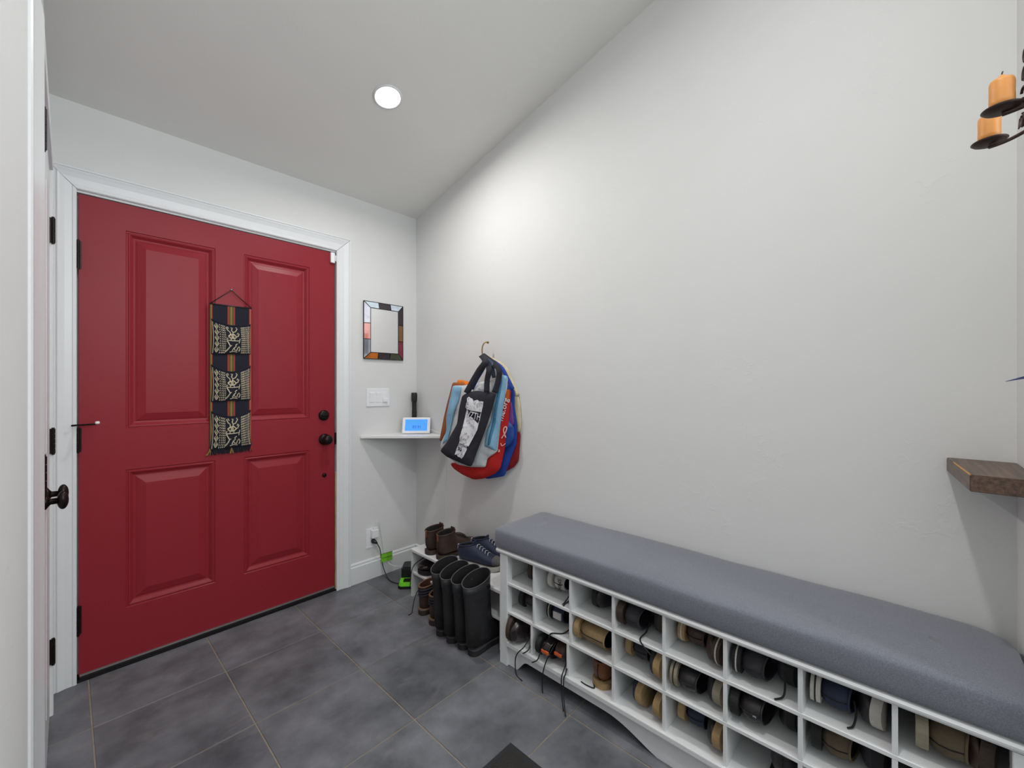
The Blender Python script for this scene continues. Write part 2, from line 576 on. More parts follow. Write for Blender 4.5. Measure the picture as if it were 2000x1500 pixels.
# sweep: aluminium strip and dark rubber
dloc(obj('door_sweep', box(X0 + .002, X1 - .002, DF - 0.006, DF, 0.022, 0.030), mat('aluminium', rgb(150, 140, 140), 0.4, 0.7), door))
dloc(obj('sweep_rubber', box(X0 + .002, X1 - .002, DF - 0.004, DF + .04, 0.0095, 0.0225), mat('black_rubber_strip', rgb(16, 15, 16), 0.7), door))
# white alarm contact at the top corner
s = tag(empty('door_sensor', (1.094, DF, 2.016)), 'small white alarm contact at the top right corner of the red door', 'sensor')
obj('sensor_body', box(-0.0135, 0.0115, -0.016, -0.0005, -0.031, 0.031, bev=0.004), M_WHITEP, s, True)
obj('magnet', box(0.014, 0.020, -0.014, -0.004, -0.018, 0.018, bev=0.002), M_WHITEP, s, True)

# ---------------------------------------------------------------- closet doors on the left
DX = -0.048
for n, (a, b, hy, ky) in (('door_2', (1.412, 1.868, 1.428, 1.81)), ('door_3', (1.872, 2.330, 2.334, 1.93))):
    d = struct(empty(n, (DX, a, 0.012)))
    o = obj('slab', box(-0.035, 0, 0, b - a, 0, 2.03, bev=0.002, seg=1), M_TRIM, d)
    # raised panels
    for (c0, c1) in ((0.18, 0.86), (1.02, 1.88)):
        obj('panel', box(0, 0.0012, 0.09, b - a - 0.09, c0, c1), M_TRIM, d)
    for zc in (1.815, 1.022, 0.230):
        bm = hinge_bm(0.009, hy - a, zc - 0.047, zc + 0.047, 0.006)
        box(-0.004, 0.008, hy - a - 0.003, hy - a + 0.012, zc - 0.047, zc + 0.047, bm)
        obj('hinge', bm, M_BRONZE, d)
    k = lathe([(0.021, 0), (0.022, 0.004), (0.014, 0.009), (0.009, 0.013), (0.0085, 0.028)], 20, None, (0.0, ky - a, 0.893), 'x')
    kn = obj('knob', k, M_BRONZE, d, True)
    # egg shaped grip, tall
    bm = bmesh.new()
    bmesh.ops.create_uvsphere(bm, u_segments=18, v_segments=12, radius=1.0)
    bmesh.ops.scale(bm, vec=(0.0125, 0.016, 0.027), verts=bm.verts)
    bmesh.ops.translate(bm, vec=(0.037, ky - a, 0.893), verts=bm.verts)
    obj('knob_grip', bm, M_BRONZE, kn, True)

# ================================================================== CEILING LIGHTS
M_LENS = mat('lit_lens', (1, 1, 1), 0.5, emit=(1.0, 0.97, 0.93), estr=14)
for k, (x, y) in enumerate(((1.035, 1.78), (0.42, 0.25), (1.0, -1.3))):
    t = empty('recessed_light', (x, y, ceil_z(y)))
    t.rotation_euler = (-TILT, 0, 0)
    tag(t, ['bright round recessed ceiling light near the door corner', 'round recessed ceiling light above the bench and camera',
            'round recessed ceiling light over the hall behind the camera'][k], 'ceiling light')
    obj('trim_ring', lathe([(0.068, 0.0), (0.067, -0.003), (0.060, -0.006), (0.057, -0.003), (0.057, 0.0)], 32), M_TRIM, t, True)
    obj('lens', lathe([(0.0565, -0.0035), (0.0565, -0.0015)], 28), M_LENS, t)

# ================================================================== SHOE STORAGE BENCH
BF = 1.336
bench = tag(empty('shoe_storage_bench', (BF, 0.58, 0)), 'long white painted wooden bench with three rows of open shoe cubbies', 'bench')
def bl(name, bm, m=M_BENCH, smooth=False):
    o = obj(name, bm, m, bench, smooth); o.location = (-BF, -0.58, 0); return o
BY0, BY1 = -0.207, 1.328
# top board with a rounded nose
bm = bmesh.new()
prof = [(1.684, 0.488), (BF + 0.004, 0.488), (BF - 0.006, 0.491), (BF - 0.010, 0.497), (BF - 0.011, 0.503), (BF - 0.008, 0.509), (BF - 0.001, 0.5125), (BF + 0.010, 0.513), (1.684, 0.513)]
A = [bm.verts.new((x, BY1 + 0.018, z)) for x, z in prof]; B = [bm.verts.new((x, BY0 - .002, z)) for x, z in prof]
for i in range(len(prof)):
    k = (i + 1) % len(prof)
    bm.faces.new((A[i], A[k], B[k], B[i]))
bm.faces.new(A[::-1]); bm.faces.new(B)
bmesh.ops.recalc_face_normals(bm, faces=bm.faces)
bl('top_board', bm)
# corner posts, ends, back
bl('post', box(BF - 0.004, BF + 0.030, 1.283, 1.328, 0, 0.488, bev=0.0015, seg=1))
bl('post', box(BF - 0.004, BF + 0.030, BY0, BY0 + 0.045, 0, 0.488, bev=0.0015, seg=1))
bl('end_panel', box(BF + 0.03, 1.68, 1.300, 1.316, 0, 0.488))
bl('end_panel', box(BF + 0.03, 1.68, BY0 + 0.012, BY0 + 0.028, 0, 0.488))
bl('back_panel', box(1.672, 1.680, BY0 + 0.028, 1.300, 0.06, 0.488))
# shelves, bottom board
for z in (0.370, 0.243):
    bl('shelf', box(BF, 1.672, BY0 + 0.030, 1.298, z - 0.011, z, bev=0.0008, seg=1))
bl('bottom_board', box(BF - 0.010, 1.672, BY0 + 0.030, 1.2825, 0.092, 0.110, bev=0.003))
DIV = [1.1325 - 0.186 * k for k in range(7)]
for (z0, z1) in ((0.370, 0.488), (0.243, 0.359), (0.110, 0.232)):
    for k, y in enumerate(DIV):
        yy = y + (0.012 if (z0 < 0.2 and k in (0, 1)) else 0.0)
        bl('divider', box(BF + 0.0005, 1.672, yy - 0.0055, yy + 0.0055, z0, z1, bev=0.0006, seg=1))
# plinth with the scalloped cut-outs and upright battens
def arch(y0, y1, h, n=10, r=0.2, r2=0.06):
    pts = []
    for i in range(n + 1):
        t = i / n
        pts.append((y0 + r * t, h * math.sin(t * PI / 2) ** 1.2))
    for i in range(n + 1):
        t = 1 - i / n
        pts.append((y1 - r2 * t, h * math.sin(t * PI / 2) ** 1.2))
    return pts
low = [(BY0 + 0.045, 0.0)] + [(BY0 + 0.09, 0.0)] + arch(BY0 + 0.10, 0.47, 0.052, 10, .06, .2) + arch(0.60, 1.235, 0.052) + [(1.283, 0.0)]
up = [(1.283, 0.092), (BY0 + 0.045, 0.092)]
bm = bmesh.new()
def plinth(x0, x1):
    # strips between the arch line and the top so that every face stays convex
    for x, flip in ((x0, False), (x1, True)):
        lo = [bm.verts.new((x, y, z)) for y, z in low]
        hi = [bm.verts.new((x, y, 0.092)) for y, z in low]
        for i in range(len(low) - 1):
            f = (lo[i], lo[i + 1], hi[i + 1], hi[i])
            bm.faces.new(f if flip else f[::-1])
    lo0 = [bm.verts.new((x0, y, z)) for y, z in low]; lo1 = [bm.verts.new((x1, y, z)) for y, z in low]
    for i in range(len(low) - 1):
        bm.faces.new((lo0[i], lo0[i + 1], lo1[i + 1], lo1[i]))
plinth(BF + 0.010, BF + 0.026)
bmesh.ops.remove_doubles(bm, verts=bm.verts, dist=1e-5)
bmesh.ops.recalc_face_normals(bm, faces=bm.faces)
bl('plinth', bm)
for y in (1.215, 1.04, 0.952):
    bl('batten', box(BF + 0.0088, BF + 0.0105, y - 0.003, y + 0.003, 0.056, 0.092))

# ---------------------------------------------------------------- cushion
M_CUSH = mat('grey_upholstery', rgb(113, 116, 127), 0.95, noise=0.24, nscale=380, bump=0.6, bscale=420, bdist=0.0012, sheen=0.35, spec=0.12)
def cushion():
    x0, x1, y0, y1 = 1.3235, 1.682, -0.205, 1.362
    def outline(ins, n=8):
        pts = []
        for (cx, cy, r, a0) in ((x1, y1, 0.03, 0), (x0, y1, 0.022, 90), (x0, y0, 0.022, 180), (x1, y0, 0.09, 270)):
            rr = min(max(r - ins * .3, 0.006), (0.17925 - ins) * .9)
            sx = -1 if cx == x1 else 1; sy = -1 if cy == y1 else 1
            ox, oy = cx + sx * (ins + rr), cy + sy * (ins + rr)
            for k in range(n + 1):
                a = math.radians(a0 + 90 * k / n)
                pts.append((ox + rr * math.cos(a), oy + rr * math.sin(a)))
        # subdivide the straight sides
        out = []
        m = len(pts)
        for i in range(m):
            p, q = pts[i], pts[(i + 1) % m]
            d = math.hypot(q[0] - p[0], q[1] - p[1])
            k = 1 if (i + 1) % (n + 1) else (24 if (i // (n + 1)) % 2 == 1 else 8)
            for s in range(k):
                out.append((p[0] + (q[0] - p[0]) * s / k, p[1] + (q[1] - p[1]) * s / k))
        return out
    bm = bmesh.new()
    lay = [(0.008, 0.5145), (0.002, 0.517), (0.0, 0.524), (-0.002, 0.545), (-0.001, 0.572), (0.000, 0.586), (0.003, 0.5925), (0.0085, 0.5965), (0.016, 0.598), (0.035, 0.600), (0.07, 0.602), (0.12, 0.6035), (0.160, 0.604)]
    rings = []
    for ins, z in lay:
        ring = []
        for (x, y) in outline(max(ins, -0.002)):
            w = 0.0016 * math.sin(y * 9 + 1) + 0.0008 * math.sin(y * 23)
            ring.append(bm.verts.new((x, y, z + (w if z > 0.59 else 0))))
        rings.append(ring)
    n = len(rings[0])
    for a, b in zip(rings, rings[1:]):
        for j in range(n):
            bm.faces.new((a[j], a[(j + 1) % n], b[(j + 1) % n], b[j]))
    bm.faces.new(rings[0][::-1])
    # close the top with strips across the seat
    top = rings[-1]
    spine = [bm.verts.new((1.503, v.co.y, v.co.z + 0.0005)) for v in top]
    for j in range(n):
        bm.faces.new((top[j], top[(j + 1) % n], spine[(j + 1) % n], spine[j]))
    bmesh.ops.remove_doubles(bm, verts=bm.verts, dist=0.0004)
    bmesh.ops.recalc_face_normals(bm, faces=bm.faces)
    return bm
cu = tag(obj('bench_cushion', cushion(), M_CUSH, None, True), 'long grey woven seat cushion lying on top of the white shoe bench', 'cushion')

# ================================================================== SHOES
def ring_body(defs, n=18, flat=None, pw=1.0, bm=None, cap0=True, cap1=False):
    """defs: (Px,Pz,Qx,Qz,b): rings between sole/back point P and top/front point Q with half width b"""
    bm = bm or bmesh.new()
    rings = []
    for (px_, pz_, qx, qz, b) in defs:
        ring = []
        for j in range(n):
            t = 2 * PI * j / n
            k = (1 - math.cos(t)) / 2
            s = math.sin(t)
            y = b * (abs(s) ** pw) * (1 if s >= 0 else -1)
            z = pz_ + (qz - pz_) * k
            ring.append(bm.verts.new((px_ + (qx - px_) * k, y, z if flat is None else max(z, flat))))
        rings.append(ring)
    for a, b in zip(rings, rings[1:]):
        for j in range(n):
            bm.faces.new((a[j], a[(j + 1) % n], b[(j + 1) % n], b[j]))
    if cap0: bm.faces.new(rings[0][::-1])
    if cap1: bm.faces.new(rings[-1])
    bmesh.ops.recalc_face_normals(bm, faces=bm.faces)
    return bm, rings


LOW = [(.2845, .036, .284, .040, .006), (.281, .031, .276, .053, .021), (.270, .028, .263, .061, .0325), (.248, .024, .239, .067, .0415),
       (.215, .019, .206, .073, .0455), (.18, .018, .178, .083, .0435), (.145, .018, .158, .093, .0395), (.105, .018, .142, .101, .0385),
       (.06, .018, .130, .106, .0380), (.020, .020, .122, .108, .0378), (.002, .043, .118, .109, .0372), (-.001, .066, .116, .110, .0355), (.005, .090, .114, .111, .0325)]
MID = LOW[:10] + [(.003, .045, .120, .116, .0345), (.000, .075, .118, .125, .034), (.001, .105, .117, .134, .034), (.001, .130, .116, .142, .0355)]


def sole_outline(L, k=1.0, n=14, extra=0.0):
    """half widths from heel to toe: round heel, narrow waist, wide ball, round toe"""
    def w(t):
        body = 0.0335 - 0.004 * math.exp(-((t - .40) / .13) ** 2) + 0.0130 * (1 / (1 + math.exp(-(t - .56) * 16)))
        if t < .13:
            body *= max(0, 1 - ((.13 - t) / .13) ** 2.3) ** .5
        if t > .74:
            body *= max(0, 1 - ((t - .74) / .26) ** 2.6) ** .5
        return body
    up = []
    for i in range(2 * n + 1):
        t = 0.5 - 0.5 * math.cos(PI * i / (2 * n))
        up.append((t * L, w(t) * k + (extra if 0 < i < 2 * n else 0)))
    return up + [(x, -y) for x, y in up[-2:0:-1]]


def sole_bm(L, z0, z1, k=1.0, extra=0.003, heel=0.0, bm=None):
    o = sole_outline(L, k, extra=extra)
    bm = bm or bmesh.new()
    def zt(x, base):
        t = x / L
        return base + 0.010 * max(0, (t - .78) / .22) ** 2
    lo = [bm.verts.new((x, y, zt(x, z0) + (heel if 0.36 < x / L < 0.60 else 0))) for x, y in o]
    mi = [bm.verts.new((x, y * 1.02, zt(x, (z0 + z1) / 2))) for x, y in o]
    hi = [bm.verts.new((x, y, zt(x, z1))) for x, y in o]
    n = len(o)
    for a, b in ((lo, mi), (mi, hi)):
        for j in range(n):
            bm.faces.new((a[j], a[(j + 1) % n], b[(j + 1) % n], b[j]))
    # capped by strips across so that concave outlines stay clean
    for r, flip in ((lo, True), (hi, False)):
        h = n // 2
        for i in range(h):
            f = [r[i], r[i + 1], r[-i - 1], r[-i] if i else r[0]]
            f = list(dict.fromkeys(f))
            if len(f) > 2:
                bm.faces.new(f[::-1] if flip else f)
    bmesh.ops.recalc_face_normals(bm, faces=bm.faces)
    return bm


def leather(name, c, rough=0.42, amt=0.22, coat=0.0):
    return mat(name, c, rough, noise=amt, nscale=30, bump=0.3, bscale=160, bdist=0.001, coat=coat)


ML = {
    'black': leather('black_leather', rgb(38, 37, 40)), 'gloss': leather('polished_dark_leather', rgb(34, 27, 29), 0.22, 0.3, 0.3),
    'dark': leather('charcoal_fabric', rgb(44, 44, 49), 0.8), 'brown': leather('dark_brown_leather', rgb(60, 42, 34), 0.55),
    'tanbrown': leather('chestnut_leather', rgb(112, 66, 38), 0.45), 'khaki': leather('khaki_suede', rgb(140, 118, 84), 0.9, 0.18),
    'olive': leather('olive_suede', rgb(96, 84, 66), 0.9), 'navy': leather('navy_mesh', rgb(34, 42, 66), 0.7),
    'white': mat('off_white_canvas', rgb(196, 194, 192), 0.75, noise=0.1, nscale=40), 'grey': leather('grey_fabric', rgb(92, 92, 94), 0.8),
    's_black': mat('black_rubber', rgb(28, 27, 28), 0.75, noise=0.2, nscale=50), 's_white': mat('worn_white_rubber', rgb(188, 184, 176), 0.65, noise=0.12, nscale=25),
    's_tan': mat('tan_crepe_rubber', rgb(158, 132, 92), 0.7, noise=0.2, nscale=40, bump=0.5, bscale=200, bdist=0.001), 's_brown': mat('brown_rubber', rgb(60, 48, 40), 0.7, noise=0.2, nscale=40),
    's_grey': mat('greyish_tan_rubber', rgb(140, 132, 114), 0.7, noise=0.16, nscale=40),
    'lining': mat('dark_shoe_lining', rgb(24, 21, 23), 0.9), 'lace': mat('black_lace', rgb(20, 20, 23), 0.8), 'orange': mat('orange_trim', rgb(205, 92, 44), 0.6),
    'lace_w': mat('pale_lace', rgb(176, 178, 184), 0.8),
}


def make_shoe(name, label, upper, sole, M, kind='low', L=0.285, W=1.0, stripe=None, tab=None, laces='lace', toe_cap=None, group=None, extra=None, hs=1.0):
    """local frame: heel at x=0, toe at x=L, sole on z=0"""
    r = tag(empty(name), label, 'shoe', group)
    r.matrix_basis = M
    f = L / 0.2855
    defs = [(a * f, b * hs if b > .02 else b, c * f, d * hs, e_ * W) for a, b, c, d, e_ in (LOW if kind == 'low' else MID)]
    bm, rings = ring_body(defs, 18, None, 0.82)
    # rolled collar
    n = 18
    last = rings[-1]
    a, b, c, d, w_ = defs[-1]
    up = Vector((c - a, 0, d - b)); nrm = Vector((-up.z, 0, up.x)).normalized()
    lip = []
    for (ins, dep) in ((0.000, 0.003), (0.005, 0.002)):
        ring = []
        cx, cz = (a + c) / 2, (b + d) / 2
        for v in last:
            q = Vector((cx, 0, cz)) + (v.co - Vector((cx, 0, cz))) * (1 - ins / 0.04)
            ring.append(bm.verts.new(q + nrm * dep))
        lip.append(ring)
    for A_, B_ in ((last, lip[0]), (lip[0], lip[1])):
        for j in range(n):
            bm.faces.new((A_[j], A_[(j + 1) % n], B_[(j + 1) % n], B_[j]))
    inner = [v.co.copy() for v in lip[1]]
    rimc = [v.co.copy() for v in lip[0]]
    bmesh.ops.recalc_face_normals(bm, faces=bm.faces)
    obj('upper', bm, ML[upper], r, True)
    obj('collar', tube([v for v in rimc], .0032, 6, closed=True), ML[upper], r, True)
    hs_ = [(p_[0] - .0006, 0, p_[1]) for p_ in defs[9:]]
    obj('heel_seam', tube(hs_, .0016, 5), ML['lining'] if upper in ('khaki', 'olive', 'white', 'tanbrown') else ML['s_black'], r, True)
    # lining: goes down inside to the footbed
    bm = bmesh.new()
    r0 = [bm.verts.new(p) for p in inner]
    r1 = []; r2 = []
    for p in inner:
        r1.append(bm.verts.new((a + .008 + (p.x - a) * 1.02, p.y * 0.86, 0.055 + (p.z - b) * 0.5)))
        r2.append(bm.verts.new((a + .012 + (p.x - a) * 1.15, p.y * 0.7, 0.030)))
    for A_, B_ in ((r0, r1), (r1, r2)):
        for j in range(n):
            bm.faces.new((A_[j], A_[(j + 1) % n], B_[(j + 1) % n], B_[j]))
    bm.faces.new(r2)
    obj('lining', bm, ML['lining'], r, True)
    s = obj('sole', sole_bm(L, 0.0, 0.022, W, 0.002), ML[sole], r)
    if stripe:
        obj('sole_stripe', sole_bm(L, 0.0085, 0.0125, W, 0.0035), ML[stripe], s)
    # tongue and laces over the instep
    if laces:
        obj('tongue', box(.104 * f, .110 * f, -.017, .017, defs[-1][3] - .015, defs[-1][3] + .016, bev=.002), ML[upper], r, True)
        bm = bmesh.new()
        for k in range(5):
            t = k / 4
            x = (.132 + .070 * t) * f
            z = (.1085 - .031 * t) * hs
            pts = [(x + .004, -.019, z - .006), (x, -.010, z + .0015), (x - .001, 0, z + .0035), (x, .010, z + .0015), (x + .004, .019, z - .006)]
            tube(pts, 0.0021, 6, bm=bm)
        obj('laces', bm, ML[laces], r, True)
    if tab:
        bm = box(-.0030, .004, -.006, .006, defs[-1][1] - .030, defs[-1][1] + .006, bev=.0015)
        obj('heel_tab', bm, ML[tab], r, True)
    if toe_cap:
        defs2 = [(p, max(q - .001, .016), x, z + .0012, b_ + .0012) for p, q, x, z, b_ in defs[:4]]
        bm, _ = ring_body(defs2, 18, None, 0.82, cap1=True)
        obj('toe_cap', bm, ML[toe_cap], r, True)
    return r


def hang_lace(parent, pts, r=0.0022, mt='lace'):
    """a loose lace given in world coordinates, kept as a part of its shoe"""
    bm = tube(smooth_path(pts, 5), r, 6)
    me = bpy.data.meshes.new('loose_lace'); bm.to_mesh(me); bm.free()
    me.transform(parent.matrix_basis.inverted())
    me.materials.append(ML[mt]); me.shade_smooth()
    return link(bpy.data.objects.new('loose_lace', me), parent)


def pose(front_x, y, z, side='L', out='heel', L=0.285, yaw=0.0, roll=0.0):
    """a shoe lying on its side in a cubby. side: which divider the sole faces ('L' = toward the door, 'R' = away)
    y: position of the sole plane, front_x: x of the end that sticks out"""
    ex = Vector((1, 0, 0)) if out == 'heel' else Vector((-1, 0, 0))
    ez = Vector((0, -1, 0)) if side == 'L' else Vector((0, 1, 0))
    ey = ez.cross(ex)
    m = Matrix.Identity(4)
    for i in range(3):
        m[i][0] = ex[i]; m[i][1] = ey[i]; m[i][2] = ez[i]
    m = Matrix.Rotation(yaw, 4, 'Z') @ Matrix.Rotation(roll, 4, 'X') @ m
    ox = front_x if out == 'heel' else front_x + L
    m.translation = (ox, y, z)
    return m


ZR = {1: 0.370, 2: 0.243, 3: 0.110}
LEFT = [1.282] + [d - 0.0055 for d in DIV]
RIGHT = [d + 0.0055 for d in DIV] + [BY0 + 0.046]
ROWN = {1: 'top', 2: 'middle', 3: 'bottom'}
COLN = ['first', 'second', 'third', 'fourth', 'fifth', 'sixth', 'seventh', 'last']
CUB = [
    # row, column, side, end out, depth of the end behind the front edge, gap to the divider, upper, sole, kind, options, words
    (1, 1, 'L', 'toe', .050, .062, 'brown', 's_brown', 'low', {}, 'dark brown shoe set far back'),
    (1, 2, 'L', 'heel', .050, .028, 'white', 's_white', 'low', dict(laces='lace', text='SMIK', W=1.0), 'off-white canvas sneaker with black heel lettering'),
    (1, 2, 'R', 'toe', .070, .006, 'black', 's_black', 'low', {}, 'black shoe behind the off-white sneaker'),
    (1, 3, 'L', 'toe', .050, .050, 'black', 's_black', 'low', {}, 'black round-toed shoe set back'),
    (1, 4, 'L', 'heel', .004, .006, 'dark', 's_brown', 'low', dict(W=1.06), 'large charcoal shoe with a tan-brown sole band'),
    (1, 4, 'R', 'toe', .050, .008, 'dark', 's_brown', 'low', dict(W=1.04), 'charcoal shoe deeper in'),
    (1, 5, 'L', 'heel', .055, .018, 'brown', 's_tan', 'low', dict(stripe='s_white'), 'brown shoe with a pale striped tan sole'),
    (1, 5, 'R', 'toe', .012, .006, 'brown', 's_brown', 'low', dict(stripe='s_white'), 'brown shoe with a pale ringed sole edge'),
    (1, 6, 'L', 'heel', .010, .010, 'dark', 's_black', 'low', dict(stripe='s_white', W=1.04), 'black canvas shoe with white sole stripes'),
    (1, 6, 'R', 'toe', .060, .010, 'dark', 's_black', 'low', {}, 'dark canvas shoe deeper in'),
    (1, 7, 'L', 'heel', .028, .012, 'navy', 's_white', 'low', dict(stripe='s_black'), 'dark navy sneaker with a thick white sole'),
    (1, 7, 'R', 'toe', .030, .010, 'black', 's_white', 'low', {}, 'black sneaker with a rounded white toe sole'),
    (1, 8, 'L', 'heel', .018, .030, 'olive', 's_grey', 'low', dict(W=1.04), 'worn olive suede shoe with a hollow pale sole'),
    (1, 8, 'R', 'toe', .030, .010, 'brown', 's_brown', 'low', {}, 'dark brown shoe in shadow'),
    (2, 1, 'L', 'heel', .030, .035, 'black', 's_black', 'low', {}, 'plain black shoe'),
    (2, 2, 'L', 'heel', .040, .030, 'navy', 's_black', 'low', dict(stripe='s_white', patch='white', W=1.02), 'navy sneaker with a white stripe and white heel patch'),
    (2, 2, 'R', 'toe', .080, .006, 'black', 's_black', 'low', {}, 'black sneaker behind the navy one'),
    (2, 3, 'L', 'heel', .004, .006, 'khaki', 's_tan', 'mid', dict(W=1.05, laces='lace'), 'khaki suede ankle shoe with stacked tan sole'),
    (2, 3, 'R', 'toe', .080, .006, 'khaki', 's_brown', 'low', {}, 'khaki shoe behind the ankle shoe'),
    (2, 4, 'L', 'heel', .050, .016, 'dark', 's_tan', 'low', {}, 'charcoal shoe with a tan heel'),
    (2, 4, 'R', 'toe', .006, .004, 'dark', 's_tan', 'low', {}, 'charcoal shoe with a tan toe edge'),
    (2, 5, 'L', 'heel', .004, .012, 'black', 's_grey', 'low', dict(stripe='s_black', W=1.03), 'black shoe with a split grey-tan sole'),
    (2, 5, 'R', 'toe', .016, .004, 'dark', 's_grey', 'low', {}, 'dark shoe with a grey-tan rim'),
    (2, 6, 'L', 'heel', .004, .006, 'black', 's_black', 'low', dict(W=1.08, text='E'), 'black leather shoe with a small pale emblem at the heel'),
    (2, 6, 'R', 'toe', .060, .006, 'black', 's_black', 'low', {}, 'black leather shoe deeper in'),
    (2, 7, 'L', 'heel', .030, .014, 'olive', 's_black', 'low', {}, 'dark olive shoe with a worn heel'),
    (2, 7, 'R', 'toe', .050, .006, 'dark', 's_black', 'low', {}, 'dark shoe beside the olive one'),
    (2, 8, 'L', 'heel', .030, .020, 'black', 's_black', 'low', {}, 'black shoe at the frame edge'),
    (3, 1, 'L', 'toe', -.030, .004, 'gloss', 's_brown', 'low', dict(stripe='s_brown', W=1.08), 'polished black-brown shoe sticking out'),
    (3, 2, 'L', 'heel', -.012, .012, 'gloss', 's_black', 'low', dict(tab='orange', yaw=-0.04, hs=.74), 'dark brown leather shoe with an orange heel loop'),
    (3, 2, 'R', 'heel', .010, .006, 'brown', 's_black', 'low', dict(tab='orange', yaw=0.0, hs=.74), 'dark brown shoe with an orange heel loop'),
    (3, 3, 'U', 'heel', .020, .055, 'tanbrown', 's_tan', 'low', {}, 'chestnut shoe standing with its heel out'),
    (3, 4, 'R', 'toe', .018, .074, 'navy', 's_tan', 'low', dict(W=1.0, hs=.84), 'navy shoe showing its tan sole'),
    (3, 4, 'R', 'toe', .006, .004, 'navy', 's_tan', 'low', dict(W=1.0, hs=.60), 'flat navy shoe showing its tan sole'),
    (3, 5, 'L', 'heel', .050, .020, 'navy', 's_tan', 'low', {}, 'navy shoe with a straight tan heel edge'),
    (3, 5, 'R', 'toe', .012, .004, 'black', 's_tan', 'low', {}, 'black shoe with a tan sole edge'),
    (3, 6, 'U', 'heel', .030, .085, 'black', 's_black', 'low', dict(laces=None), 'black slip-on clog with its open top toward the room'),
]
SHOES = {}
for (row, col, side, out, dx, gap, up, so, kind, opt, words) in CUB:
    opt = dict(opt)
    yaw = opt.pop('yaw', 0.0); txt = opt.pop('text', None); patch = opt.pop('patch', None)
    W = opt['W'] = opt.get('W', 1.0) * 1.05
    if side != 'U' and col not in (1,) and kind == 'low':
        opt.setdefault('hs', .86)
    where = '%s row, %s cubby' % (ROWN[row], COLN[col - 1])
    lab = '%s, %s' % (words.rstrip(','), where)
    half = 0.0490 * W + 0.0025
    if side == 'U':
        m = Matrix.Translation((BF + dx, LEFT[col - 1] - gap - .05, ZR[row] + .0005))
        if out == 'toe':
            m = m @ Matrix.Rotation(PI, 4, 'Z')
    else:
        y = LEFT[col - 1] - gap if side == 'L' else RIGHT[col - 1] + gap
        m = pose(BF + dx, y, ZR[row] + half, side, out, 0.285, yaw)
    s = make_shoe('shoe', lab, up, so, m, kind, 0.285, W if 'W' in opt else 1.0, **{k: v for k, v in opt.items() if k != 'W'})
    SHOES[(row, col, side)] = s
    if patch:
        bm = box(-.0040, .004, -.014, .014, .038, .078, bev=.003)
        obj('heel_patch', bm, ML[patch], s, True)
    if txt:
        tm = ML['lace'] if txt != 'E' else ML['lace_w']
        text_obj('lettering', txt, 0.024 if txt != 'E' else .012, tm, s, axes_matrix((-0.0045, 0.0, 0.066), (0, -1, 0), (0, 0, 1)), 0.0006)

F = BF
hang_lace(SHOES[(1, 2, 'R')], [(F + .07, .975, .44), (F + .055, .985, .40), (F + .03, .992, .376), (F + .01, .990, .374)])
hang_lace(SHOES[(1, 2, 'R')], [(F + .07, .955, .42), (F + .05, .965, .39), (F + .03, .985, .375), (F + .004, .982, .373)])
hang_lace(SHOES[(2, 2, 'R')], [(F + .09, .965, .32), (F + .06, .975, .275), (F + .03, 1.0, .246), (F - .003, 1.035, .246), (F - .008, 1.045, .225)], .0028)
hang_lace(SHOES[(1, 4, 'L')], [(F + .07, .655, .410), (F + .045, .655, .385), (F + .012, .662, .374), (F - .006, .645, .366), (F - .007, .615, .345)], .0026)
hang_lace(SHOES[(1, 6, 'L')], [(F + .04, .245, .44), (F + .03, .242, .40), (F + .022, .246, .378), (F + .004, .262, .374)], .0026)
hang_lace(SHOES[(1, 7, 'L')], [(F + .05, .095, .43), (F + .045, .090, .40), (F + .03, .095, .377), (F + .018, .105, .374)], .0026)
hang_lace(SHOES[(3, 1, 'L')], [(F + .02, 1.17, .165), (F - .012, 1.175, .135), (F - .018, 1.205, .10), (F - .016, 1.222, .06), (F - .018, 1.214, .004), (F - .03, 1.17, .003)], .0024)
hang_lace(SHOES[(3, 1, 'L')], [(F + .02, 1.16, .160), (F - .010, 1.150, .135), (F - .016, 1.178, .108)], .0024)
hang_lace(SHOES[(3, 2, 'L')], [(F + .02, 1.07, .19), (F - .012, 1.085, .15), (F - .020, 1.095, .12), (F - .018, 1.125, .095)], .0024)
hang_lace(SHOES[(3, 2, 'L')], [(F + .02, 1.03, .20), (F - .014, 1.045, .15), (F - .022, 1.060, .10), (F - .020, 1.070, .05), (F - .024, 1.064, .003)], .0024)
hang_lace(SHOES[(3, 2, 'R')], [(F + .02, .975, .15), (F - .010, .972, .125), (F - .018, .975, .10), (F - .020, .972, .04), (F - .045, .945, .003)], .0024)
hang_lace(SHOES[(3, 2, 'R')], [(F + .02, .965, .15), (F - .010, .960, .125), (F - .018, .964, .10), (F - .020, .962, .04), (F - .06, .925, .003)], .0024)
hang_lace(SHOES[(3, 3, 'U')], [(F + .03, .86, .114), (F + .01, .845, .113), (F + .004, .875, .113), (F + .006, .90, .113)], .0022)

# ================================================================== SMALL WHITE SHOE RACK in the corner
rack = tag(empty('shoe_rack', (1.39, 2.13, 0)), 'low white two-tier shoe rack in the corner behind the rubber boots', 'rack')
def rk(name, bm):
    o = obj(name, bm, M_BENCH, rack); o.location = (-1.39, -2.13, 0); return o
rk('end_panel', box(1.392, 1.664, 2.116, 2.130, 0, 0.264))
rk('end_panel', box(1.392, 1.664, 1.375, 1.389, 0, 0.264))
rk('top_board', box(1.388, 1.668, 1.372, 2.133, 0.264, 0.279, bev=.0015, seg=1))
rk('shelf', box(1.394, 1.664, 1.389, 2.116, 0.133, 0.146, bev=.001, seg=1))

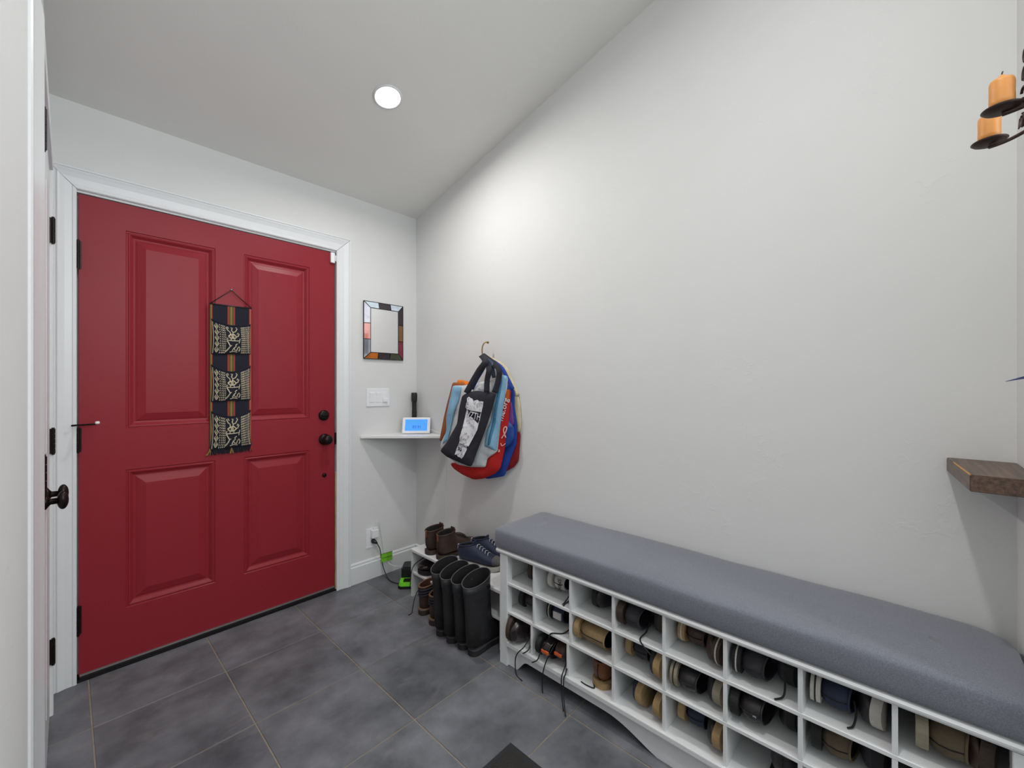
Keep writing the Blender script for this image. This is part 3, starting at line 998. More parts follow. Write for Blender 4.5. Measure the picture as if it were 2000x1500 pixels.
# ---------------------------------------------------------------- rubber boots
M_WELLY = mat('black_boot_rubber', rgb(34, 34, 37), 0.5, noise=0.16, nscale=14, bump=0.5, bscale=9, bdist=0.006, stretch=(.6, .6, 5))
M_WRIM = mat('boot_rim_rubber', rgb(74, 74, 78), 0.5)
M_WSOLE = mat('muddy_boot_sole', rgb(40, 35, 34), 0.75, noise=0.35, nscale=25, col2=rgb(24, 23, 24))


def rubber_boot(loc, rz, lean, label, hole, top=1.0):
    r = tag(empty('rubber_boot', loc, rz), label, 'boot', None)
    w = 0.78
    foot = [(.2855, .032, .285, .040, .006), (.282, .024, .277, .056, .022), (.270, .022, .263, .068, .034), (.248, .022, .238, .076, .041),
            (.215, .022, .203, .086, .042), (.18, .022, .174, .100, .040), (.145, .022, .154, .116, .038), (.105, .022, .141, .132, .036),
            (.055, .022, .132, .146, .036), (.018, .026, .126, .156, .036), (.004, .050, .122, .163, .036), (.006, .080, .121, .172, .0355)]
    H = 0.345 * top
    sh = []
    for k in range(1, 9):
        t = k / 8
        zb = .080 + (H - .018 - .080) * t
        zf = .172 + (H + .014 - .172) * t
        xb = .006 - lean * t + .014 * math.sin(min(1, t * 1.6) * PI)
        xf = .121 + .003 * t
        b = .0350 + .0012 * t * t + .0012 * math.sin(t * 9)
        if t == 1: zb += .006
        sh.append((xb, zb, xf, zf, b))
    foot = [(a, b, c, d, e_ * w / .78) for a, b, c, d, e_ in foot]
    bm, rings = ring_body(foot + sh, 24, None, 0.92)
    last = rings[-1]; n = 24
    for k, f_ in ((-1, 1.0), (-2, .6), (-3, .25)):
        for v in rings[k]:
            v.co.z += v.co.y * .42 * f_
            v.co.y *= 1 + .02 * f_
    inner = []
    for v in last:
        inner.append(bm.verts.new((v.co.x * .97 + .0015, v.co.y * .92, v.co.z)))
    for j in range(n):
        bm.faces.new((last[j], last[(j + 1) % n], inner[(j + 1) % n], inner[j]))
    rim = [v.co.copy() for v in last]
    rin = [v.co.copy() for v in inner]
    bmesh.ops.recalc_face_normals(bm, faces=bm.faces)
    obj('shaft', bm, M_WELLY, r, True)
    bm = bmesh.new()
    R = [[bm.verts.new(p) for p in rin]]
    for k in (1, 2, 3):
        R.append([bm.verts.new((p.x * .96 + .004 + lean * .35 * k / 3, p.y * .96, p.z - (p.z * .85) * k / 3)) for p in rin])
    for a, b in zip(R, R[1:]):
        for j in range(n):
            bm.faces.new((a[j], a[(j + 1) % n], b[(j + 1) % n], b[j]))
    bm.faces.new(R[-1])
    obj('lining', bm, mat('boot_lining', rgb(30, 28, 31), 0.85), r, True)
    obj('rim', tube(rim, 0.0022, 6, closed=True), M_WRIM, r, True)
    s = obj('sole', sole_bm(.290, 0.0, 0.026, .84, .002), M_WSOLE, r)
    s.location = (-.002, 0, 0)
    f = obj('foxing_line', sole_bm(.291, 0.0265, 0.030, .85, .003), M_WRIM, s)
    # pull holes near the top on both sides
    if hole:
        for sy in (-1, 1):
            t = lathe([(.0105, -.0012), (.0115, 0), (.0105, .0016)], 14, None, (0, 0, 0), '-y')
            o = obj('pull_hole', t, mat('hole_dark', rgb(10, 10, 11), 0.9), r, True)
            o.location = (.085, sy * .0362, H - .034 + sy * .010)
    return r


rubber_boot((1.266, 1.455, 0), 0.03, .050, 'tall black rubber boot beside the bench post, the nearest of the row', True)
rubber_boot((1.263, 1.528, 0), 0.02, .050, 'tall black rubber boot, second nearest to the bench post', True, .99)
rubber_boot((1.258, 1.607, 0), 0.02, .050, 'tall black rubber boot, third from the bench post', True, .985)
rubber_boot((1.258, 1.688, 0), 0.04, .045, 'tall black rubber boot beside the brown work boots, farthest from the bench', True, .985)

# ---------------------------------------------------------------- brown work boots on the floor
ANK = MID[:10] + [(.003, .045, .120, .118, .036), (.001, .075, .118, .132, .036), (.003, .105, .114, .144, .036), (.004, .130, .110, .152, .037), (.000, .150, .112, .162, .039)]


def ankle_boot(loc, rz, label, lace_pts=None):
    r = tag(empty('work_boot', loc, rz), label, 'boot')
    bm, rings = ring_body([(a, b, c, d, e_ * .9) for a, b, c, d, e_ in ANK], 20, None, .88)
    last = rings[-1]; n = 20
    inner = [bm.verts.new((.056 + (v.co.x - .056) * .86, v.co.y * .86, v.co.z + .001)) for v in last]
    for j in range(n):
        bm.faces.new((last[j], last[(j + 1) % n], inner[(j + 1) % n], inner[j]))
    rim = [v.co.copy() for v in last]; rin = [v.co.copy() for v in inner]
    bmesh.ops.recalc_face_normals(bm, faces=bm.faces)
    obj('upper', bm, ML['brown'], r, True)
    bm = bmesh.new()
    R = [[bm.verts.new(p) for p in rin]]
    for k in (1, 2):
        R.append([bm.verts.new((p.x * .97 + .003, p.y * .95, p.z - p.z * .8 * k / 2)) for p in rin])
    for a, b in zip(R, R[1:]):
        for j in range(n):
            bm.faces.new((a[j], a[(j + 1) % n], b[(j + 1) % n], b[j]))
    bm.faces.new(R[-1])
    obj('lining', bm, mat('rust_brown_lining', rgb(84, 48, 34), 0.9), r, True)
    obj('collar', tube(rim, .004, 7, closed=True), mat('tan_collar_edge', rgb(120, 86, 66), 0.7), r, True)
    # padded navy rolls below the collar
    bm = bmesh.new()
    for dz in (.016, .030, .044):
        tube([(p.x * .985 + .001, p.y * 1.01, p.z - dz) for p in rim], .0052, 7, closed=True, bm=bm)
    o = obj('ankle_padding', bm, mat('navy_padding', rgb(38, 38, 52), 0.6), r, True)
    o['label'] = 'navy padded rolls'
    obj('sole', sole_bm(.290, 0, .026, .90, .002), ML['s_brown'], r).location = (-.002, 0, 0)
    obj('welt', sole_bm(.291, .0265, .033, .92, .003), mat('tan_welt', rgb(118, 100, 82), 0.7, noise=.2), r).location = (-.0025, 0, 0)
    obj('tongue', box(.100, .108, -.02, .02, .15, .185, bev=.003), mat('rust_brown_lining', rgb(84, 48, 34)), r, True)
    bm = bmesh.new()
    for k in range(6):
        t = k / 5
        x = .124 + .06 * t * t; z = .150 - .062 * t
        tube([(x + .002, -.02, z - .006), (x, 0, z + .002), (x + .002, .02, z - .006)], .0022, 6, bm=bm)
    obj('laces', bm, ML['lace'], r, True)
    if lace_pts:
            hang_lace(r, lace_pts)
    return r


ankle_boot((1.306, 1.915, 0), 0.05, 'brown leather work boot with navy collar padding, beside the rack end panel',
           [(1.425, 1.93, .155), (1.38, 1.958, .14), (1.325, 1.968, .10), (1.30, 1.968, .04), (1.285, 1.96, .004), (1.262, 1.955, .003)])
ankle_boot((1.288, 1.795, 0), -0.02, 'brown leather work boot with navy collar padding, next to the rubber boots')

# ---------------------------------------------------------------- shoes on the rack
def at(x, y, z, rz):
    return Matrix.Translation((x, y, z)) @ Matrix.Rotation(rz, 4, 'Z')


make_shoe('shoe', 'brown suede hiking shoe with a heel loop on the white rack, nearer the corner', 'brown', 's_brown',
          at(1.400, 1.990, .2795, -0.02), 'mid', .28, 1.08, tab='tanbrown', hs=1.0)
make_shoe('shoe', 'brown suede hiking shoe with a heel loop on the rack, beside the blue sneakers', 'brown', 's_brown',
          at(1.402, 1.885, .2795, -0.03), 'mid', .28, 1.08, tab='tanbrown', hs=1.0)
make_shoe('sneaker', 'navy and white running sneaker on the rack, nearest the rubber boots', 'navy', 's_white',
          at(1.470, 1.785, .2795, -1.28), 'low', .27, .98, tab='s_white', laces='lace_w', toe_cap='grey')
make_shoe('sneaker', 'navy and white running sneaker on the rack, against the wall behind its twin', 'navy', 's_white',
          at(1.580, 1.800, .2795, -1.32), 'low', .27, .98, tab='s_white', laces='lace_w', toe_cap='grey')
s = make_shoe('shoe', 'polished black shoe on the lower shelf of the white rack', 'gloss', 's_black', at(1.672, 2.045, .1465, PI), 'low', .280, 1.12, hs=1.0)
hang_lace(s, [(1.46, 2.09, .22), (1.40, 2.105, .19), (1.382, 2.11, .15), (1.376, 2.112, .10), (1.374, 2.115, .06)])

# ================================================================== MIRROR
M_LEAD = mat('lead_came', rgb(52, 50, 52), 0.45, 0.6)
M_MIRR = mat('mirror_glass', (0.92, 0.93, 0.93), 0.02, 1.0)
mir = tag(empty('mirror', (1.431, DY, 1.603)), 'small wall mirror in a stained glass border of coloured panes', 'mirror')
W2, H2, FR = 0.1425, 0.184, 0.041
obj('mirror_glass', box(-W2 + FR, W2 - FR, -0.020, -0.016, -H2 + FR, H2 - FR), M_MIRR, mir)
obj('backing', box(-W2, W2, -0.008, -0.001, -H2, H2), M_LEAD, mir)
def gl(name, c, rough=0.12):
    return mat(name, rgb(*c), rough, noise=0.25, nscale=18, coat=0.5)
GC = {'pale': gl('pale_blue_glass', (196, 210, 222), 0.05), 'dark': gl('dark_plum_glass', (46, 32, 38)), 'orange': gl('amber_glass', (196, 108, 30)),
      'red': gl('flame_glass', (196, 70, 24)), 'blue': gl('navy_glass', (34, 38, 66)), 'green': gl('olive_glass', (58, 66, 36)),
      'crim': gl('crimson_glass', (130, 18, 52)), 'amber': gl('brown_amber_glass', (128, 84, 36)), 'swirl': gl('swirled_glass', (170, 168, 186)), 'wine': gl('dark_wine_glass', (46, 24, 40))}
cames = []
def pane(c, quad):
    bm = bmesh.new()
    a = []; b = []
    for x, z, yy in quad:
        a.append(bm.verts.new((x, yy, z))); b.append(bm.verts.new((x, yy + 0.003, z)))
    bm.faces.new(a); bm.faces.new(b[::-1])
    for i in range(4):
        bm.faces.new((a[i], a[(i + 1) % 4], b[(i + 1) % 4], b[i]))
    bmesh.ops.recalc_face_normals(bm, faces=bm.faces)
    obj('pane', bm, GC[c], mir)
    for i in range(4):
        cames.append(((quad[i][0], quad[i][2] - .0005, quad[i][1]), (quad[(i + 1) % 4][0], quad[(i + 1) % 4][2] - .0005, quad[(i + 1) % 4][1])))
yo, yi = -0.011, -0.022
def border(side, cuts, cols):
    # cuts are along the outer edge 0..1, mitred at the ends
    for k, c in enumerate(cols):
        t0, t1 = cuts[k], cuts[k + 1]
        def pt(t, inner):
            if side in ('top', 'bot'):
                zz = (H2 if not inner else H2 - FR) * (1 if side == 'top' else -1)
                xo = -W2 + 2 * W2 * t
                xi = max(-W2 + FR, min(W2 - FR, xo))
                return (xi if inner else xo, zz, yi if inner else yo)
            xx = (W2 if not inner else W2 - FR) * (1 if side == 'right' else -1)
            zo = H2 - 2 * H2 * t
            zi = max(-H2 + FR, min(H2 - FR, zo))
            return (xx, zi if inner else zo, yi if inner else yo)
        pane(c, [pt(t0, False), pt(t1, False), pt(t1, True), pt(t0, True)])
border('top', [0, .36, .66, 1], ['pale', 'dark', 'pale'])
border('right', [0, .36, .66, 1], ['wine', 'amber', 'crim'])
border('bot', [0, .34, .64, 1], ['orange', 'dark', 'green'])
border('left', [0, .38, .66, 1], ['swirl', 'red', 'blue'])
bm = bmesh.new()
for p, q in cames:
    tube([p, q], 0.0021, 6, bm=bm)
obj('leading', bm, M_LEAD, mir)

# ================================================================== SWITCH PLATE, OUTLET
sw = tag(empty('light_switch', (1.392, DY, 1.168)), 'white three-gang light switch plate below the mirror', 'light switch')
obj('wall_plate', box(-.082, .082, -.006, 0, -.058, .058, bev=.0025), M_WHITEP, sw, False)
for k, x in enumerate((-.046, 0, .046)):
    obj('switch_frame', box(x - .0175, x + .0175, -.0075, -.005, -.034, .034, bev=.001, seg=1), M_WHITEP, sw)
    if k < 2:
        bm = box(x - .0155, x + .0155, -.0105, -.006, -.031, .031, bev=.0015)
        o = obj('rocker', bm, M_WHITEP, sw)
        o.rotation_euler = (0.05, 0, 0)
    else:
        obj('rocker', box(x - .0155, x + .0155, -.010, -.006, -.010, .031, bev=.001), M_WHITEP, sw)
        o = obj('night_light', box(x - .0155, x + .0155, -.016, -.006, -.031, -.008, bev=.002), M_WHITEP, sw)
out = tag(empty('wall_outlet', (1.348, DY, 0.260)), 'white wall outlet above the baseboard with two plugs in it', 'outlet')
obj('wall_plate', box(-.041, .041, -.006, 0, -.063, .063, bev=.0025), M_WHITEP, out)
obj('socket', box(-.017, .017, -.008, -.005, -.033, .033, bev=.001), M_WHITEP, out)
ch = tag(empty('usb_charger', (1.356, DY - .0085, .291)), 'white cube phone charger plugged into the wall outlet', 'charger')
obj('charger_body', box(-.022, .022, -.030, 0, -.027, .024, bev=.004), M_WHITEP, ch, False)
obj('usb_plug', box(-.006, .006, -.022, -.008, .024, .040, bev=.002), M_WHITEP, ch)
cab = tube(smooth_path([(1.356, 2.494, .331), (1.366, 2.486, .362), (1.388, 2.492, .350), (1.405, 2.503, .29), (1.418, 2.500, .22), (1.424, 2.494, .165), (1.430, 2.485, .115),
                        (1.447, 2.470, .075), (1.480, 2.450, .052), (1.520, 2.440, .045), (1.58, 2.44, .04)], 6), .0017, 6)
tag(obj('charging_cable', cab, M_WHITEP, None, True), 'thin white cable looping down from the white cube charger', 'cable')
tag(obj('shelf_cable', tube(smooth_path([(1.640, 2.405, .94), (1.668, 2.33, .952), (1.680, 2.26, .935), (1.683, 2.20, .93), (1.684, 2.172, .88), (1.6845, 2.174, .62), (1.684, 2.172, .37), (1.684, 2.18, .285)], 6), .0015, 6), M_WHITEP, None, True),
    'thin white cable hanging down the wall from the corner shelf', 'cable')
pb = tag(empty('black_plug', (1.352, DY - .0085, .240)), 'black plug and cord running from the outlet to the green charger', 'plug')
obj('plug_body', tube([(0, 0, 0), (0, -.016, -.001), (.004, -.028, -.004), (.012, -.034, -.012)], [.014, .0145, .010, .006], 12), M_BLACK, pb, True)
o = obj('cord', tube([Vector(p) - Vector((1.352, DY - .0085, .240)) for p in smooth_path([(1.363, 2.476, .228), (1.384, 2.480, .19), (1.398, 2.490, .14), (1.404, 2.486, .10), (1.405, 2.470, .06), (1.405, 2.42, .012), (1.402, 2.37, .005), (1.412, 2.315, .006), (1.425, 2.29, .012)], 6)], .003, 8), M_BLACK, pb, True)
# bright green cord sleeve with dark stripes
M_LIME = mat('lime_green', rgb(122, 196, 42), 0.5)
cw = tag(empty('cord_label', (1.425, 2.488, .120)), 'lime green label wrapped round the black cord by the baseboard', 'label')
bm = bmesh.new()
P = []
for k in range(9):
    t = k / 8
    P.append((-.026 + .075 * t, -.004 - .012 * math.sin(t * PI * .8), .004 * math.sin(t * 3)))
for z0, z1 in ((-.030, .026),):
    a = [bm.verts.new((x, y, z + z0)) for x, y, z in P]; b = [bm.verts.new((x, y, z + z1)) for x, y, z in P]
    a2 = [bm.verts.new((x, y + .002, z + z0)) for x, y, z in P]; b2 = [bm.verts.new((x, y + .002, z + z1)) for x, y, z in P]
    for i in range(8):
        bm.faces.new((a[i], a[i + 1], b[i + 1], b[i])); bm.faces.new((b2[i], b2[i + 1], a2[i + 1], a2[i]))
        bm.faces.new((b[i], b[i + 1], b2[i + 1], b2[i])); bm.faces.new((a2[i], a2[i + 1], a[i + 1], a[i]))
bmesh.ops.recalc_face_normals(bm, faces=bm.faces)
obj('label_sheet', bm, M_LIME, cw)
bm = bmesh.new()
tube([(x, y - .001, z + .0262) for x, y, z in P], .0014, 5, bm=bm)
tube([(x, y - .001, z - .002) for x, y, z in P], .0014, 5, bm=bm)
tube([(P[4][0], P[4][1] - .001, -.029), (P[4][0], P[4][1] - .001, .026)], .0006, 4, bm=bm)
obj('printed_rule', bm, M_BLACK, cw)

# ---------------------------------------------------------------- green battery charger on the floor
bc = tag(empty('battery_charger', (1.462, 2.268, 0), -0.75), 'lime green tool battery charger on the floor beside the shoe rack', 'charger')
M_LIME2 = mat('lime_plastic', rgb(112, 214, 30), 0.35)
pl = [(-.050, -.052), (-.034, -.066), (.034, -.066), (.050, -.052), (.050, .06), (-.050, .06)]
obj('base', poly_prism([(x * 1.06, y * 1.04) for x, y in pl], 0.0, 0.016), M_BLACK, bc)
bm = bmesh.new()
lo = [bm.verts.new((x, y, .016)) for x, y in pl]; hi = [bm.verts.new((x * .90, y * .92 + .002, .036 + (.012 if y > 0 else 0))) for x, y in pl]
for i in range(6):
    bm.faces.new((lo[i], lo[(i + 1) % 6], hi[(i + 1) % 6], hi[i]))
bm.faces.new(hi); bm.faces.new(lo[::-1])
bmesh.ops.recalc_face_normals(bm, faces=bm.faces)
obj('housing', bm, M_LIME2, bc)
lb = obj('status_panel', box(-.022, .022, -.048, -.012, .0405, .0450, bev=.001), M_BLACK, bc)
lb.rotation_euler = (0.09, 0, 0)
bt = obj('battery', box(-.044, .044, -.004, .104, .030, .100, bev=.008), M_BLACK, bc, False)
obj('battery_ridge', box(-.030, .030, .004, .094, .098, .105, bev=.003), M_BLACK, bt)

# ================================================================== CORNER SHELF with display and torch
M_SHELF = mat('white_shelf_paint', (0.80, 0.80, 0.79), 0.4)
cs = tag(empty('corner_shelf', (WX, DY, .911)), 'white triangular corner shelf between the red door and the hanging bags', 'shelf')
obj('shelf_board', poly_prism([(-.0005, -.0005), (-.420, -.0005), (-.420, -.012), (-.012, -.420), (-.0005, -.420)], 0, .012), M_SHELF, cs)
ds = tag(empty('smart_display', (1.590, 2.375, .9232), -math.radians(43)), 'small white smart display showing a blue clock screen on the corner shelf', 'display')
tilt = Matrix.Rotation(math.radians(-20), 4, 'X')
bm = box(-.0925, .0925, -.009, 0, 0.001, .112, bev=.007, seg=3); bm.transform(tilt)
obj('bezel', bm, M_WHITEP, ds, True)
bm = box(-.0735, .0735, -.0098, -.0088, .019, .097); bm.transform(tilt)
M_SCR = mat('blue_screen', rgb(60, 130, 225), 0.15, emit=rgb(70, 142, 240), estr=0.85)
obj('screen', bm, M_SCR, ds)
bm = bmesh.new()
a = [bm.verts.new(p) for p in ((-.055, .002, .006), (.055, .002, .006), (.055, .040, .094), (-.055, .040, .094))]
b = [bm.verts.new(p) for p in ((-.045, .075, .006), (.045, .075, .006), (.045, .052, .070), (-.045, .052, .070))]
for i in range(4):
    bm.faces.new((a[i], b[i], b[(i + 1) % 4], a[(i + 1) % 4]))
bm.faces.new(b[::-1]); bm.faces.new(a)
bmesh.ops.translate(bm, vec=(0, 0, -.005), verts=bm.verts)
bmesh.ops.recalc_face_normals(bm, faces=bm.faces)
obj('rear_housing', bm, mat('grey_fabric_housing', rgb(150, 150, 142), .8), ds)
tm = tilt @ axes_matrix((0.004, -.0100, .044), (1, 0, 0), (0, 0, 1))
text_obj('clock_digits', '03:31', .026, mat('clock_ink', rgb(24, 60, 130), .5), ds, tm, .0002)
tm = tilt @ axes_matrix((-0.012, -.0100, .064), (1, 0, 0), (0, 0, 1))
fl = tag(empty('flashlight', (1.645, 2.478, .9232)), 'black flashlight standing on its end behind the smart display', 'flashlight')
obj('barrel', lathe([(.0165, 0), (.0165, .012), (.0155, .016), (.0155, .060), (.0165, .063), (.0165, .150), (.0155, .155), (.0155, .205), (.0165, .210)], 20), M_BLACK, fl, True)
obj('head', lathe([(.0165, .205), (.0205, .222), (.0205, .262), (.0195, .272), (.016, .274)], 20), M_BLACK, fl, True)
obj('head_ring', lathe([(.0208, .246), (.0212, .249), (.0208, .252)], 20), mat('dark_steel', rgb(50, 50, 54), .3, .7), fl, True)

# ================================================================== WOVEN HANGING ON THE DOOR
M_NAVY = mat('navy_weave', rgb(24, 25, 40), 0.95, noise=0.15, nscale=300, bump=.4, bscale=400, bdist=.0008)
M_EMB = mat('pale_embroidery', rgb(226, 214, 186), 0.9, noise=.25, nscale=300, col2=rgb(160, 148, 124))
M_STR = [mat('red_stripe', rgb(158, 48, 44), .9), mat('green_stripe', rgb(78, 84, 44), .9), mat('gold_stripe', rgb(140, 112, 58), .9)]
hg = tag(empty('pocket_hanging', (.5735, DF, 1.654)), 'navy woven wall hanging with three embroidered pockets on the red door', 'wall hanging')
HT = -0.750
def sheet(w_top, w_bot, z0, z1, y0, y1):
    bm = bmesh.new()
    a = [bm.verts.new(p) for p in ((-w_top, y0, z1), (w_top, y0, z1), (w_bot, y0, z0), (-w_bot, y0, z0))]
    b = [bm.verts.new((v.co.x, y1, v.co.z)) for v in a]
    bm.faces.new(a); bm.faces.new(b[::-1])
    for i in range(4):
        bm.faces.new((a[i], a[(i + 1) % 4], b[(i + 1) % 4], b[i]))
    bmesh.ops.recalc_face_normals(bm, faces=bm.faces)
    return bm
obj('backing_cloth', sheet(.088, .092, HT + .02, 0, -.006, -.0035), M_NAVY, hg)
obj('hanging_rod', tube([(-.092, -.005, -.002), (.092, -.005, -.002)], .004, 8), M_BLACK, hg, True)
obj('hanging_cord', tube([(-.090, -.006, 0), (0, -.010, .080), (.090, -.006, 0)], .0022, 6), M_BLACK, hg, True)
obj('nail', lathe([(.003, 0), (.0045, .012), (.001, .014)], 10, None, (0, .001, .082), '-y'), mat('steel_nail', rgb(190, 190, 192), .3, .8), hg, True)
bm = bmesh.new()
def stripes(x0, x1, y, z0, z1, cols, par, name='stripe'):
    n = len(cols)
    for k, c in enumerate(cols):
        a = x0 + (x1 - x0) * k / n; b = x0 + (x1 - x0) * (k + 1) / n
        o = obj(name, box(a, b, y, y + .0006, z0, z1), M_STR[c], par)
stripes(-.0165, .0165, -.0068, HT + .03, -.004, [0, 1, 2, 1, 0], hg, 'centre_stripe')
stripes(-.091, -.080, -.0068, HT + .03, -.004, [1, 2, 0], hg, 'edge_stripe')
stripes(.080, .091, -.0068, HT + .03, -.004, [0, 2, 0], hg, 'edge_stripe')


def pocket(z0, z1, sag, k):
    """pillowed pocket, mouth sagging in the middle"""
    bm = bmesh.new()
    NX_, NZ_ = 16, 12
    def P(i, j):
        u = i / NX_ * 2 - 1; v = j / NZ_
        wob = .003 * math.sin(v * 5 + k)
        x = u * (.086 - .004 * math.sin(v * PI) + (.005 * (1 - v) ** 2 if k == 2 else 0)) + wob * (1 - abs(u))
        top = z1 - sag * (1 - abs(u) ** 1.7) - (.010 * (u + 1) / 2 if k == 0 else 0)
        z = z0 + (top - z0) * v + .004 * u * (1 - v)
        y = -.008 - .022 * (1 - abs(u) ** 2.6) * math.sin(min(1, v * 1.05) * PI * .83 + .18) - .002 * math.sin(u * 7 + v * 6 + k)
        return (x, y, z)
    g = [[bm.verts.new(P(i, j)) for j in range(NZ_ + 1)] for i in range(NX_ + 1)]
    for i in range(NX_):
        for j in range(NZ_):
            bm.faces.new((g[i][j], g[i + 1][j], g[i + 1][j + 1], g[i][j + 1]))
    # close against the backing
    rim = [g[i][0] for i in range(NX_ + 1)] + [g[NX_][j] for j in range(1, NZ_ + 1)] + [g[0][j] for j in range(NZ_, 0, -1)]
    bk = {}
    edge_l = [g[0][j] for j in range(NZ_ + 1)]; edge_r = [g[NX_][j] for j in range(NZ_ + 1)]; edge_b = [g[i][0] for i in range(NX_ + 1)]
    for e_ in (edge_l, edge_r, edge_b):
        for a, b in zip(e_, e_[1:]):
            for v in (a, b):
                if v not in bk:
                    bk[v] = bm.verts.new((v.co.x, -.006, v.co.z))
            bm.faces.new((a, b, bk[b], bk[a]))
    bmesh.ops.recalc_face_normals(bm, faces=bm.faces)
    p = obj('pocket', bm, M_NAVY, hg, True)
    # embroidery lies on the pocket surface
    def S(u, v, lift=.0012):
        i = (u + 1) / 2 * NX_; j = v * NZ_
        x, y, z = P(i, j)
        return (x, y - lift, z)
    em = bmesh.new()
    def line(pts, r=.0010):
        q = []
        for (a, b), (c, d) in zip(pts, pts[1:]):
            m = max(1, int(max(abs(c - a) * 8, abs(d - b) * 6)))
            for s in range(m):
                q.append(S(a + (c - a) * s / m, b + (d - b) * s / m))
        q.append(S(*pts[-1]))
        tube(q, r * 1.45, 4, bm=em)
    rnd = random.Random(k * 11 + 3)
    # left: a column of diamonds between plain and dashed lines
    for d in range(5):
        v0 = .06 + d * .175
        u0 = -.78
        line([(u0, v0), (u0 + .09, v0 + .085), (u0, v0 + .17), (u0 - .09, v0 + .085), (u0, v0)], .0013)
        line([(u0, v0 + .05), (u0 + .035, v0 + .085), (u0, v0 + .12), (u0 - .035, v0 + .085), (u0, v0 + .05)], .0009)
    for u0, r, dash in ((-.94, .0009, 0), (-.62, .0012, 1), (-.53, .0012, 1), (-.45, .0015, 1), (-.37, .0012, 1), (.50, .0012, 1), (.57, .0012, 1), (.64, .0014, 1), (.72, .0011, 1), (.80, .0010, 1), (.88, .0010, 0), (.94, .0008, 1)):
        if dash:
            n = 13
            for q in range(n):
                v0 = .03 + q * .93 / n
                line([(u0 - .012, v0), (u0 + .012, v0 + .045)], r)
        else:
            line([(u0, .03), (u0, .95)], r)
    # centre: a bird with curled crest over a branching beast
    line([(-.22, .60), (-.10, .66), (.10, .68), (.22, .60), (.10, .54), (-.10, .54), (-.22, .60)], .0024)
    line([(-.06, .58), (.06, .58), (.06, .63), (-.06, .63)], .0026)
    line([(.20, .60), (.30, .62), (.36, .70), (.30, .74), (.26, .69)], .0016)
    line([(-.08, .68), (-.10, .76), (-.20, .80), (-.28, .90), (-.20, .93), (-.16, .87)], .0017)
    line([(.04, .68), (.06, .76), (.00, .82), (.04, .92), (-.04, .92)], .0017)
    line([(.06, .76), (.18, .78), (.28, .88), (.22, .94)], .0016)
    line([(-.10, .54), (-.10, .46)], .0014); line([(.10, .54), (.10, .46)], .0014)
    line([(-.30, .46), (.38, .46)], .0016); line([(-.30, .46), (-.30, .54), (-.24, .52)], .0013); line([(.38, .46), (.40, .54), (.34, .38)], .0013)
    line([(-.34, .08), (-.22, .18), (-.14, .27), (-.24, .38), (-.30, .44)], .0022)
    line([(-.14, .27), (-.06, .30)], .0014)
    line([(-.02, .12), (.06, .22), (.16, .26), (.14, .32), (.24, .36)], .0017)
    line([(.06, .22), (.12, .14), (.22, .12), (.26, .20), (.34, .26), (.40, .18), (.34, .10)], .0018)
    line([(-.12, .07), (.05, .10), (.26, .07)], .0013)
    e_ = obj('embroidery', em, M_EMB, p)
    # dark bound mouth
    obj('binding', tube([S(-1 + 2 * i / 16, 1, .0005) for i in range(17)], .0028, 6), M_NAVY, p, True)


pocket(-.249, -.078, .020, 0)
pocket(-.488, -.306, .034, 1)
pocket(-.728, -.539, .030, 2)
bm = bmesh.new()
rnd = random.Random(4)
for k in range(46):
    x = -.088 + .176 * k / 45
    tube([(x, -.007, HT + .024), (x + rnd.uniform(-.003, .003), -.009, HT - .004 + rnd.uniform(-.004, .004))], .0022, 4, bm=bm)
o = obj('fringe', bm, M_NAVY, hg); o['kind'] = 'stuff'
for x, c in ((-.092, 2), (0.0, 2), (.090, 0)):
    bm = bmesh.new()
    for q in range(6):
        dx = rnd.uniform(-.007, .007)
        tube([(x, -.010, HT + .026), (x + dx * .6, -.012, HT + .010), (x + dx * 1.3 + (-.008 if x < -.05 else 0), -.012, HT - .006)], .0016, 4, bm=bm)
    o = obj('tassel', bm, M_STR[c], hg)
    o['label'] = 'red tassel' if c == 0 else 'gold tassel'

# ================================================================== COAT HOOK AND BAGS
M_BRASS = mat('aged_brass', rgb(148, 112, 62), 0.3, 0.85)
hk = tag(empty('wall_hook', (WX, 1.752, 1.44)), 'brass wall hook holding the shopping bags', 'hook')
obj('hook_plate', box(-.004, 0, -.012, .012, -.135, -.055, bev=.002), M_BRASS, hk)
obj('hook_arm', tube(smooth_path([(-.003, 0, -.10), (-.035, 0, -.075), (-.062, .002, -.040), (-.070, .004, .000), (-.068, .002, .028), (-.060, -.004, .048), (-.046, -.012, .054)], 5), .0036, 8), M_BRASS, hk, True)
obj('hook_ball', lathe([(.001, -.007), (.006, -.004), (.0075, 0), (.006, .004), (.001, .007)], 12, None, (-.042, -.014, .052), 'x'), M_BRASS, hk, True)

